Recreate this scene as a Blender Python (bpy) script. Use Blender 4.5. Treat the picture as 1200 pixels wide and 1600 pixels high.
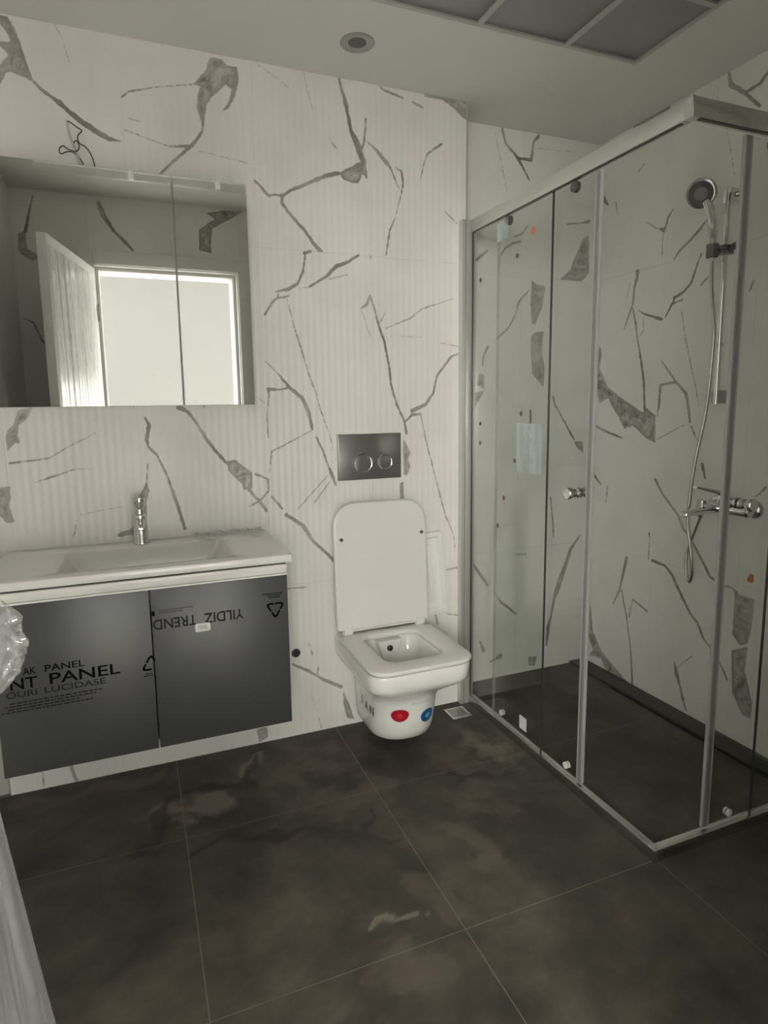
import bpy, bmesh, math, random
import numpy as np
from mathutils import Vector, Matrix, noise as mnoise

# ------------------------------------------------------------------ scene, camera, light, exposure
for o in list(bpy.data.objects):
    bpy.data.objects.remove(o, do_unlink=True)
scene = bpy.context.scene
COL = scene.collection

CAM_POS = Vector((-1.24884, -2.21404, 1.25231))
YAW, PITCH, ROLL = 0.378802, -0.141096, -0.0140186
FPX, PPX, PPY = 968.974, 596.703, 773.950          # focal length and principal point for a 1200x1600 frame
fw = Vector((math.sin(YAW) * math.cos(PITCH), math.cos(YAW) * math.cos(PITCH), math.sin(PITCH)))
rt = Vector((math.cos(YAW), -math.sin(YAW), 0.0))
up = rt.cross(fw)
rt2 = math.cos(ROLL) * rt + math.sin(ROLL) * up
up2 = -math.sin(ROLL) * rt + math.cos(ROLL) * up
cam_d = bpy.data.cameras.new('camera')
cam_d.sensor_fit = 'VERTICAL'
cam_d.sensor_height = 24.0
cam_d.lens = 24.0 * FPX / 1600.0
cam_d.shift_x = (600.0 - PPX) / 1600.0
cam_d.shift_y = (PPY - 800.0) / 1600.0
cam_d.clip_start = 0.02
cam = bpy.data.objects.new('camera', cam_d)
cam.matrix_world = Matrix(((rt2.x, up2.x, -fw.x, CAM_POS.x), (rt2.y, up2.y, -fw.y, CAM_POS.y),
                           (rt2.z, up2.z, -fw.z, CAM_POS.z), (0, 0, 0, 1)))
COL.objects.link(cam)
scene.camera = cam

world = bpy.data.worlds.new('world')
scene.world = world
world.use_nodes = True
world.node_tree.nodes['Background'].inputs[0].default_value = (0.75, 0.85, 1.0, 1)
world.node_tree.nodes['Background'].inputs[1].default_value = 0.3
ADDED_LIGHT = 28.4                      # radiance of the unseen hall windows added to light the bathroom
ADDED_TINT = (1.0, 0.99, 0.90)
scene.cycles.max_bounces = 9
scene.cycles.diffuse_bounces = 6
scene.cycles.glossy_bounces = 5
scene.cycles.transparent_max_bounces = 24
vs = scene.view_settings
vs.view_transform = 'Standard'
vs.look = 'None'
vs.exposure = 0.0
vs.gamma = 1.0
vs.use_curve_mapping = False

# ------------------------------------------------------------------ helpers
WORLD = {}                                # world translation of every parent, kept by hand

def link(o, parent=None):
    COL.objects.link(o)
    if parent is not None:
        o.parent = parent
        o.matrix_parent_inverse = Matrix.Translation(-WORLD.get(parent.name, Vector((0, 0, 0))))
    WORLD.setdefault(o.name, Vector((0, 0, 0)))
    return o

def tag(o, label=None, cat=None, group=None, kind=None):
    if label: o['label'] = label
    if cat: o['category'] = cat
    if group: o['group'] = group
    if kind: o['kind'] = kind
    return o

def thing(name, loc, label, cat, group=None):
    o = bpy.data.objects.new(name, None)
    o.empty_display_size = 0.05
    o.location = loc
    COL.objects.link(o)
    WORLD[o.name] = Vector(loc)
    return tag(o, label, cat, group)

def from_bm(name, bm, mat, parent=None, smooth=False, recalc=True):
    if recalc:
        bmesh.ops.recalc_face_normals(bm, faces=bm.faces)
    me = bpy.data.meshes.new(name)
    bm.to_mesh(me); bm.free()
    if mat is not None: me.materials.append(mat)
    if smooth:
        me.polygons.foreach_set('use_smooth', [True] * len(me.polygons))
        try: me.set_sharp_from_angle(angle=math.radians(smooth if smooth is not True else 38))
        except Exception: pass
    o = bpy.data.objects.new(name, me)
    return link(o, parent)

def add_box(bm, x0, x1, y0, y1, z0, z1, bevel=0.0, seg=2, M=None):
    v = [bm.verts.new((x, y, z)) for x in (x0, x1) for y in (y0, y1) for z in (z0, z1)]
    fs = [bm.faces.new([v[i] for i in q]) for q in
          ((0, 1, 3, 2), (4, 6, 7, 5), (0, 4, 5, 1), (2, 3, 7, 6), (0, 2, 6, 4), (1, 5, 7, 3))]
    if bevel > 0:
        es = list({e for f in fs for e in f.edges})
        r = bmesh.ops.bevel(bm, geom=es + v, offset=bevel, segments=seg, profile=0.5, affect='EDGES')
        v = list({w for f in r['faces'] for w in f.verts} | {w for w in v if w.is_valid})
    if M is not None:
        bmesh.ops.transform(bm, matrix=M, verts=[w for w in v if w.is_valid])

def box(name, x0, x1, y0, y1, z0, z1, mat, parent=None, bevel=0.0, seg=2, M=None, smooth=False):
    bm = bmesh.new(); add_box(bm, x0, x1, y0, y1, z0, z1, bevel, seg, M)
    return from_bm(name, bm, mat, parent, smooth or (38 if bevel else False))

def add_loft(bm, loops, cap0=True, cap1=True, closed=True):
    rings = [[bm.verts.new(p) for p in lp] for lp in loops]
    n = len(rings[0])
    for a, b in zip(rings[:-1], rings[1:]):
        for i in range(n if closed else n - 1):
            j = (i + 1) % n
            try: bm.faces.new((a[i], a[j], b[j], b[i]))
            except ValueError: pass
    if cap0: bm.faces.new(rings[0][::-1])
    if cap1: bm.faces.new(rings[-1])
    return rings

def loft(name, loops, mat, parent=None, cap0=True, cap1=True, smooth=True):
    bm = bmesh.new(); add_loft(bm, loops, cap0, cap1)
    return from_bm(name, bm, mat, parent, smooth)

def catmull(pts, n=6):
    pts = [Vector(p) for p in pts]; out = []
    P = [pts[0] * 2 - pts[1]] + pts + [pts[-1] * 2 - pts[-2]]
    for i in range(1, len(P) - 2):
        a, b, c, d = P[i - 1:i + 3]
        for k in range(n):
            t = k / n
            out.append(0.5 * ((2 * b) + (c - a) * t + (2 * a - 5 * b + 4 * c - d) * t * t + (3 * b - a - 3 * c + d) * t ** 3))
    out.append(pts[-1])
    return out

def add_tube(bm, pts, r, seg=10, caps=True):
    pts = [Vector(p) for p in pts]
    rs = r if isinstance(r, (list, tuple)) else [r] * len(pts)
    T = []
    for i in range(len(pts)):
        t = pts[min(i + 1, len(pts) - 1)] - pts[max(i - 1, 0)]
        T.append(t.normalized())
    nrm = T[0].orthogonal().normalized()
    loops = []
    for i, p in enumerate(pts):
        nrm = (nrm - T[i] * nrm.dot(T[i])).normalized()
        b = T[i].cross(nrm)
        loops.append([p + (nrm * math.cos(2 * math.pi * k / seg) + b * math.sin(2 * math.pi * k / seg)) * rs[i] for k in range(seg)])
    add_loft(bm, loops, caps, caps)

def tube(name, pts, r, mat, parent=None, seg=10):
    bm = bmesh.new(); add_tube(bm, pts, r, seg)
    return from_bm(name, bm, mat, parent, 50)

def lathe_loops(profile, origin, axis, seg=24):
    axis = Vector(axis).normalized(); u = axis.orthogonal().normalized(); w = axis.cross(u)
    o = Vector(origin)
    return [[o + axis * h + (u * math.cos(2 * math.pi * k / seg) + w * math.sin(2 * math.pi * k / seg)) * max(r, 1e-5)
             for k in range(seg)] for r, h in profile]

def lathe(name, profile, origin, axis, mat, parent=None, seg=24, smooth=40):
    return loft(name, lathe_loops(profile, origin, axis, seg), mat, parent, True, True, smooth)

def rrect(cx, cy, hx, hy, r, n=6):
    """rounded rectangle outline, counter-clockwise"""
    r = min(r, hx - 1e-4, hy - 1e-4); out = []
    for sx, sy, a0 in ((1, 1, 0), (-1, 1, 90), (-1, -1, 180), (1, -1, 270)):
        for k in range(n + 1):
            a = math.radians(a0 + 90.0 * k / n)
            out.append((cx + sx * (hx - r) + r * math.cos(a), cy + sy * (hy - r) + r * math.sin(a)))
    return out

def prism(name, outline, to3, thick, mat, parent=None, smooth=False, bevel=0.0):
    """extrude a 2-D outline; to3(a, b, t) gives the 3-D point"""
    bm = bmesh.new()
    rings = add_loft(bm, [[to3(a, b, 0) for a, b in outline], [to3(a, b, thick) for a, b in outline]])
    if bevel:
        es = [e for e in bm.edges if (e.verts[0] in rings[1]) and (e.verts[1] in rings[1])]
        bmesh.ops.bevel(bm, geom=es, offset=bevel, segments=2, profile=0.5, affect='EDGES')
    return from_bm(name, bm, mat, parent, smooth)

def text_mesh(name, body, size, M, mat, parent=None, extrude=0.0002, spacing=1.0, xs=1.0, bold=0.0):
    cu = bpy.data.curves.new('tmp_text', 'FONT')
    cu.body = body; cu.size = size; cu.extrude = extrude; cu.space_character = spacing; cu.offset = bold
    cu.align_x = 'LEFT'
    to = bpy.data.objects.new('tmp_text', cu)
    COL.objects.link(to)
    bpy.context.view_layer.update()
    dg = bpy.context.evaluated_depsgraph_get()
    me = bpy.data.meshes.new_from_object(to.evaluated_get(dg))
    bpy.data.objects.remove(to, do_unlink=True)
    bpy.data.curves.remove(cu)
    me.transform(M @ Matrix.Diagonal((xs, 1, 1, 1)))
    me.materials.clear(); me.materials.append(mat)
    me.name = name
    o = bpy.data.objects.new(name, me)
    return link(o, parent)

def text_fit(name, body, x0, x1, z0, cap, y, mat, parent, flip=False):
    """one printed word on a face looking towards -y, fitted to its width and capital height"""
    M = Matrix.Translation((0, y, 0)) @ Matrix.Rotation(math.pi / 2, 4, 'X')
    o = text_mesh(name, body, 1.0, Matrix.Identity(4), mat, parent, bold=0.012)
    me = o.data
    co = np.empty(len(me.vertices) * 3); me.vertices.foreach_get('co', co); co = co.reshape(-1, 3)
    mn, mx_ = co.min(0), co.max(0)
    u = (co[:, 0] - mn[0]) / (mx_[0] - mn[0]); v = (co[:, 1] - mn[1]) / (mx_[1] - mn[1]); w = (co[:, 2] > 0)
    if flip: u, v = 1 - u, 1 - v
    new = np.stack([x0 + u * (x1 - x0), y - 0.0002 * w, z0 + v * cap], -1)
    me.vertices.foreach_set('co', new.ravel()); me.update()
    return o

# ------------------------------------------------------------------ materials
def new_mat(name):
    m = bpy.data.materials.new(name); m.use_nodes = True
    nt = m.node_tree; b = nt.nodes['Principled BSDF']
    return m, nt, b

def N(nt, t, **kw):
    n = nt.nodes.new(t)
    for k, v in kw.items():
        if k in n.inputs: n.inputs[k].default_value = v
        else: setattr(n, k, v)
    return n

def simple(name, col, rough=0.5, metal=0.0, var=0.06, scale=18.0, bump=0.0, bscale=120.0, coat=0.0, spec=None):
    m, nt, b = new_mat(name)
    tc = N(nt, 'ShaderNodeTexCoord')
    no = N(nt, 'ShaderNodeTexNoise', Scale=scale, Detail=4.0)
    nt.links.new(tc.outputs['Object'], no.inputs['Vector'])
    mx = N(nt, 'ShaderNodeMix', data_type='RGBA')
    mx.inputs[6].default_value = (*[c * (1 - var) for c in col], 1)
    mx.inputs[7].default_value = (*[min(1, c * (1 + var)) for c in col], 1)
    nt.links.new(no.outputs['Fac'], mx.inputs[0])
    nt.links.new(mx.outputs[2], b.inputs['Base Color'])
    b.inputs['Roughness'].default_value = rough
    b.inputs['Metallic'].default_value = metal
    if coat: b.inputs['Coat Weight'].default_value = coat
    if spec is not None: b.inputs['Specular IOR Level'].default_value = spec
    if bump:
        n2 = N(nt, 'ShaderNodeTexNoise', Scale=bscale, Detail=3.0)
        nt.links.new(tc.outputs['Object'], n2.inputs['Vector'])
        bp = N(nt, 'ShaderNodeBump', Strength=bump, Distance=0.002)
        nt.links.new(n2.outputs['Fac'], bp.inputs['Height'])
        nt.links.new(bp.outputs[0], b.inputs['Normal'])
    return m

def math_node(nt, op, a, b=None, clamp=False):
    n = nt.nodes.new('ShaderNodeMath'); n.operation = op; n.use_clamp = clamp
    for i, v in enumerate((a, b)):
        if v is None: continue
        if isinstance(v, (int, float)): n.inputs[i].default_value = v
        else: nt.links.new(v, n.inputs[i])
    return n.outputs[0]

def marble(name, rough):
    m, nt, b = new_mat(name)
    tc = N(nt, 'ShaderNodeTexCoord')
    vd = N(nt, 'ShaderNodeAttribute', attribute_name='vein_distance')
    st = N(nt, 'ShaderNodeAttribute', attribute_name='vein_strength')
    n1 = N(nt, 'ShaderNodeTexNoise', Scale=48.0, Detail=3.0, Roughness=0.6)
    n4 = N(nt, 'ShaderNodeTexNoise', Scale=190.0, Detail=3.0, Roughness=0.6)
    n2 = N(nt, 'ShaderNodeTexNoise', Scale=15.0, Detail=6.0, Roughness=0.7, Distortion=1.6)
    n3 = N(nt, 'ShaderNodeTexNoise', Scale=4.0, Detail=3.0)
    n5 = N(nt, 'ShaderNodeTexNoise', Scale=7.0, Detail=2.0)
    for n in (n1, n2, n3, n4, n5): nt.links.new(tc.outputs['Object'], n.inputs['Vector'])
    def rng(sock, lo, hi, a=0.0, z=1.0):
        r = N(nt, 'ShaderNodeMapRange'); r.inputs[1].default_value = lo; r.inputs[2].default_value = hi
        r.inputs[3].default_value = a; r.inputs[4].default_value = z
        nt.links.new(sock, r.inputs[0]); return r.outputs[0]
    wob = math_node(nt, 'ADD', math_node(nt, 'MULTIPLY', math_node(nt, 'SUBTRACT', n1.outputs['Fac'], 0.5), 9.0),
                    math_node(nt, 'MULTIPLY', math_node(nt, 'SUBTRACT', n4.outputs['Fac'], 0.5), 4.5))
    d = math_node(nt, 'ADD', vd.outputs['Fac'], wob)
    edge = rng(d, 1.5, -1.3)
    deep = rng(vd.outputs['Fac'], -4.0, -13.0)               # inside of the broad patches
    streak = rng(n2.outputs['Fac'], 0.36, 0.66)
    fade = rng(n5.outputs['Fac'], 0.30, 0.62, 0.55, 1.0)     # veins come and go along their run
    op_thin = math_node(nt, 'MULTIPLY', fade, 0.95)
    op_deep = rng(streak, 0.0, 1.0, 1.0, 0.62)
    opm = N(nt, 'ShaderNodeMix', data_type='FLOAT')
    nt.links.new(deep, opm.inputs[0]); nt.links.new(op_thin, opm.inputs[2]); nt.links.new(op_deep, opm.inputs[3])
    mask = math_node(nt, 'MULTIPLY', math_node(nt, 'MULTIPLY', edge, st.outputs['Fac']), opm.outputs[0], True)
    base = N(nt, 'ShaderNodeMix', data_type='RGBA')
    base.inputs[6].default_value = (0.80, 0.785, 0.76, 1)
    base.inputs[7].default_value = (0.72, 0.70, 0.675, 1)
    nt.links.new(rng(n3.outputs['Fac'], 0.45, 0.8), base.inputs[0])
    pc = N(nt, 'ShaderNodeMix', data_type='RGBA')
    pc.inputs[6].default_value = (0.115, 0.103, 0.085, 1)
    pc.inputs[7].default_value = (0.36, 0.34, 0.31, 1)
    nt.links.new(streak, pc.inputs[0])
    vc = N(nt, 'ShaderNodeMix', data_type='RGBA')
    vc.inputs[6].default_value = (0.19, 0.172, 0.145, 1)
    nt.links.new(deep, vc.inputs[0]); nt.links.new(pc.outputs[2], vc.inputs[7])
    mx = N(nt, 'ShaderNodeMix', data_type='RGBA')
    nt.links.new(mask, mx.inputs[0]); nt.links.new(base.outputs[2], mx.inputs[6]); nt.links.new(vc.outputs[2], mx.inputs[7])
    nt.links.new(mx.outputs[2], b.inputs['Base Color'])
    b.inputs['Roughness'].default_value = rough
    return m

def thin_glass(name, tint, rough=0.0, ior=1.45, haze=0.0, hazecol=(0.8, 0.8, 0.8)):
    m, nt, b = new_mat(name)
    out = nt.nodes['Material Output']
    # Schlick reflectance from the angle to the surface, the same from both sides of a pane
    geo = N(nt, 'ShaderNodeNewGeometry')
    dt = N(nt, 'ShaderNodeVectorMath', operation='DOT_PRODUCT')
    nt.links.new(geo.outputs['Normal'], dt.inputs[0]); nt.links.new(geo.outputs['Incoming'], dt.inputs[1])
    ct = math_node(nt, 'ABSOLUTE', dt.outputs['Value'])
    f0 = ((ior - 1) / (ior + 1)) ** 2
    fres = math_node(nt, 'ADD', math_node(nt, 'MULTIPLY', math_node(nt, 'POWER', math_node(nt, 'SUBTRACT', 1.0, ct, True), 5.0), 1 - f0), f0, True)
    tr = N(nt, 'ShaderNodeBsdfTransparent'); tr.inputs[0].default_value = (*tint, 1)
    gl = N(nt, 'ShaderNodeBsdfGlossy'); gl.inputs['Roughness'].default_value = rough
    m1 = N(nt, 'ShaderNodeMixShader')
    nt.links.new(fres, m1.inputs[0]); nt.links.new(tr.outputs[0], m1.inputs[1]); nt.links.new(gl.outputs[0], m1.inputs[2])
    last = m1
    if haze:
        tc = N(nt, 'ShaderNodeTexCoord'); mp = N(nt, 'ShaderNodeMapping'); mp.inputs['Scale'].default_value = (30, 30, 2.5)
        no = N(nt, 'ShaderNodeTexNoise', Scale=1.0, Detail=3.0)
        nt.links.new(tc.outputs['Object'], mp.inputs['Vector']); nt.links.new(mp.outputs[0], no.inputs['Vector'])
        f = math_node(nt, 'MULTIPLY', no.outputs['Fac'], haze * 2, True)
        df = N(nt, 'ShaderNodeBsdfDiffuse'); df.inputs[0].default_value = (*hazecol, 1)
        m2 = N(nt, 'ShaderNodeMixShader')
        nt.links.new(f, m2.inputs[0]); nt.links.new(m1.outputs[0], m2.inputs[1]); nt.links.new(df.outputs[0], m2.inputs[2])
        last = m2
    nt.nodes.remove(b)
    nt.links.new(last.outputs[0], out.inputs[0])
    return m

def floor_mat(name):
    m, nt, b = new_mat(name)
    tc = N(nt, 'ShaderNodeTexCoord')
    n1 = N(nt, 'ShaderNodeTexNoise', Scale=2.6, Detail=6.0, Roughness=0.6, Distortion=0.6)
    n2 = N(nt, 'ShaderNodeTexNoise', Scale=9.0, Detail=6.0, Roughness=0.65)
    n3 = N(nt, 'ShaderNodeTexNoise', Scale=90.0, Detail=3.0)
    for n in (n1, n2, n3): nt.links.new(tc.outputs['Object'], n.inputs['Vector'])
    r1 = N(nt, 'ShaderNodeValToRGB')
    r1.color_ramp.elements[0].position = 0.34; r1.color_ramp.elements[0].color = (0.040, 0.036, 0.028, 1)
    r1.color_ramp.elements[1].position = 0.68; r1.color_ramp.elements[1].color = (0.105, 0.093, 0.074, 1)
    nt.links.new(n1.outputs['Fac'], r1.inputs[0])
    r2 = N(nt, 'ShaderNodeMapRange'); r2.inputs[1].default_value = 0.35; r2.inputs[2].default_value = 0.75
    r2.inputs[3].default_value = 0.7; r2.inputs[4].default_value = 1.45
    nt.links.new(n2.outputs['Fac'], r2.inputs[0])
    mul = N(nt, 'ShaderNodeMix', data_type='RGBA', blend_type='MULTIPLY'); mul.inputs[0].default_value = 1.0
    nt.links.new(r1.outputs[0], mul.inputs[6])
    cb = N(nt, 'ShaderNodeCombineColor')
    for i in range(3): nt.links.new(r2.outputs[0], cb.inputs[i])
    nt.links.new(cb.outputs[0], mul.inputs[7])
    last = mul.outputs[2]
    # smears left by the building work: soft fields stored on the tiles, broken up by noise
    for nm, col, amt in (('stain_brown', (0.150, 0.115, 0.090), 0.5), ('stain_light', (0.25, 0.215, 0.175), 0.7), ('stain_dark', (0.026, 0.021, 0.016), 0.75)):
        at = N(nt, 'ShaderNodeAttribute', attribute_name=nm)
        f = math_node(nt, 'ADD', at.outputs['Fac'], math_node(nt, 'MULTIPLY', math_node(nt, 'SUBTRACT', n2.outputs['Fac'], 0.5), 2.2))
        mr = N(nt, 'ShaderNodeMapRange', interpolation_type='SMOOTHSTEP'); mr.inputs[1].default_value = 0.15; mr.inputs[2].default_value = 1.05
        mr.inputs[4].default_value = amt
        nt.links.new(f, mr.inputs[0])
        on = N(nt, 'ShaderNodeMapRange'); on.inputs[1].default_value = 0.02; on.inputs[2].default_value = 0.25
        nt.links.new(at.outputs['Fac'], on.inputs[0])
        mx = N(nt, 'ShaderNodeMix', data_type='RGBA'); mx.inputs[7].default_value = (*col, 1)
        nt.links.new(math_node(nt, 'MULTIPLY', mr.outputs[0], on.outputs[0]), mx.inputs[0]); nt.links.new(last, mx.inputs[6]); last = mx.outputs[2]
    nt.links.new(last, b.inputs['Base Color'])
    rg = N(nt, 'ShaderNodeMapRange'); rg.inputs[3].default_value = 0.5; rg.inputs[4].default_value = 0.8
    nt.links.new(n2.outputs['Fac'], rg.inputs[0]); nt.links.new(rg.outputs[0], b.inputs['Roughness'])
    bp = N(nt, 'ShaderNodeBump', Strength=0.15, Distance=0.002)
    nt.links.new(n3.outputs['Fac'], bp.inputs['Height']); nt.links.new(bp.outputs[0], b.inputs['Normal'])
    return m

def emit(name, col, strength):
    m, nt, b = new_mat(name)
    nt.nodes.remove(b)
    e = N(nt, 'ShaderNodeEmission'); e.inputs[0].default_value = (*col, 1); e.inputs[1].default_value = strength
    nt.links.new(e.outputs[0], nt.nodes['Material Output'].inputs[0])
    return m

M_RIB = marble('ribbed_marble_tile', 0.42)
M_TILE = marble('smooth_marble_tile', 0.22)
M_FLOOR = floor_mat('dark_stone_floor')
M_GROUT = simple('floor_grout', (0.20, 0.185, 0.155), 0.9, var=0.15)
M_WGROUT = simple('wall_grout', (0.76, 0.74, 0.71), 0.9)
M_PAINT = simple('white_ceiling_paint', (0.72, 0.71, 0.69), 0.85, var=0.03, scale=3)
M_PLASTER = simple('bare_grey_plaster', (0.46, 0.45, 0.42), 0.9, var=0.1, scale=6)
M_HALL = simple('cream_hall_paint', (0.40, 0.40, 0.405), 0.9, var=0.02)
M_HALLFLOOR = simple('hall_floor', (0.80, 0.78, 0.74), 0.6)
M_CERAMIC = simple('white_ceramic', (0.80, 0.79, 0.77), 0.14, var=0.015, scale=4, coat=0.3)
M_PLASTIC = simple('white_plastic', (0.78, 0.77, 0.74), 0.3, var=0.02)
M_WHITE = simple('white_lacquer', (0.84, 0.83, 0.81), 0.25, var=0.02)
M_DOORWHITE = simple('white_door_lacquer', (0.80, 0.79, 0.77), 0.4, var=0.02)
M_GREYTRIM = simple('grey_white_door_casing', (0.78, 0.78, 0.76), 0.45, var=0.03)
M_CHROME = simple('chrome', (0.72, 0.72, 0.71), 0.07, 1.0, var=0.03)
M_SEALCLEAR = thin_glass('clear_seal', (0.80, 0.82, 0.82), 0.2, 1.4, 0.12)
M_ALU = simple('polished_aluminium', (0.66, 0.66, 0.64), 0.22, 1.0, var=0.04)
M_RAIL = simple('glossy_white_aluminium', (0.62, 0.62, 0.59), 0.3, 0.55, var=0.03)
M_SEAL = simple('grey_glass_seal', (0.27, 0.27, 0.27), 0.4, 0.2, var=0.08)
M_DARKEDGE = simple('dark_glass_edge', (0.03, 0.035, 0.03), 0.3)
M_BLACK = simple('black', (0.012, 0.012, 0.012), 0.6)
M_RUBBER = simple('dark_rubber', (0.09, 0.09, 0.085), 0.6)
M_FILM = simple('grey_panel_film', (0.095, 0.096, 0.10), 0.42, 0.5, var=0.12, scale=5)
M_INK = simple('black_print', (0.004, 0.004, 0.005), 0.8, spec=0.05)
M_GREYINK = simple('grey_print', (0.026, 0.026, 0.028), 0.8, spec=0.05)
M_SPOTRING = simple('grey_spot_ring', (0.42, 0.42, 0.41), 0.35, 0.6)
M_PLATE = simple('dark_chrome_plate', (0.20, 0.20, 0.195), 0.28, 0.6, var=0.05)
M_LABEL = simple('white_label', (0.75, 0.75, 0.74), 0.5)
M_ORANGE = simple('orange_sticker', (0.55, 0.18, 0.07), 0.5)
M_RUST = simple('brown_spot', (0.14, 0.10, 0.06), 0.7)
M_RED = simple('red_sticker', (0.42, 0.006, 0.015), 0.35)
M_DARKRED = simple('dark_red_sticker', (0.20, 0.004, 0.01), 0.35)
M_PINK = simple('pink_sticker_edge', (0.75, 0.42, 0.40), 0.4)
M_BLUE = simple('blue_sticker', (0.01, 0.10, 0.28), 0.35)
M_LBLUE = simple('light_blue_mark', (0.12, 0.38, 0.58), 0.35)
M_LRED = simple('light_red_mark', (0.75, 0.15, 0.15), 0.35)
M_CEILMETAL = simple('satin_ceiling_metal', (0.34, 0.34, 0.335), 0.35, 0.8, var=0.05)
M_CEILSTRIP = simple('ceiling_strip_metal', (0.5, 0.5, 0.49), 0.4, 0.3)
M_WIRE = simple('dark_blue_wire', (0.03, 0.035, 0.06), 0.4)
M_BROWNWIRE = simple('dark_brown_wire', (0.04, 0.03, 0.025), 0.4)
M_CABLEWHITE = simple('white_cable_sheath', (0.6, 0.56, 0.55), 0.5)
M_STONE = simple('anthracite_shower_floor', (0.055, 0.05, 0.043), 0.5, var=0.25, scale=5, bump=0.1)
M_GLASS = thin_glass('shower_glass', (0.955, 0.965, 0.955))
M_LEDGEFILM = thin_glass('thin_clear_film', (0.985, 0.985, 0.985), rough=0.12, ior=1.28, haze=0.10, hazecol=(0.95, 0.95, 0.95))
M_FILMCLEAR = thin_glass('clear_plastic_film', (0.96, 0.96, 0.96), rough=0.10, ior=1.7, haze=0.10, hazecol=(0.9, 0.9, 0.9))
M_WRAP = thin_glass('milky_plastic_wrap', (0.92, 0.92, 0.92), rough=0.16, ior=1.7, haze=0.22)
M_GLASSLABEL = thin_glass('glass_label', (0.85, 0.88, 0.88), rough=0.2, ior=1.5, haze=0.35, hazecol=(0.72, 0.78, 0.78))
def mirror_mat():
    m, nt, b = new_mat('mirror_glass')
    b.inputs['Base Color'].default_value = (0.80, 0.82, 0.79, 1)
    b.inputs['Metallic'].default_value = 1.0
    b.inputs['Roughness'].default_value = 0.012
    return m
M_MIRROR = mirror_mat()
M_DIMPANE = emit('added_dim_pane', ADDED_TINT, ADDED_LIGHT * 0.25)  # added glow, dimmed to balance the brightness across the toilet wall
M_BRIGHTPANE = emit('added_bright_pane', ADDED_TINT, ADDED_LIGHT)  # added glow for the two outer hall openings

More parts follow.
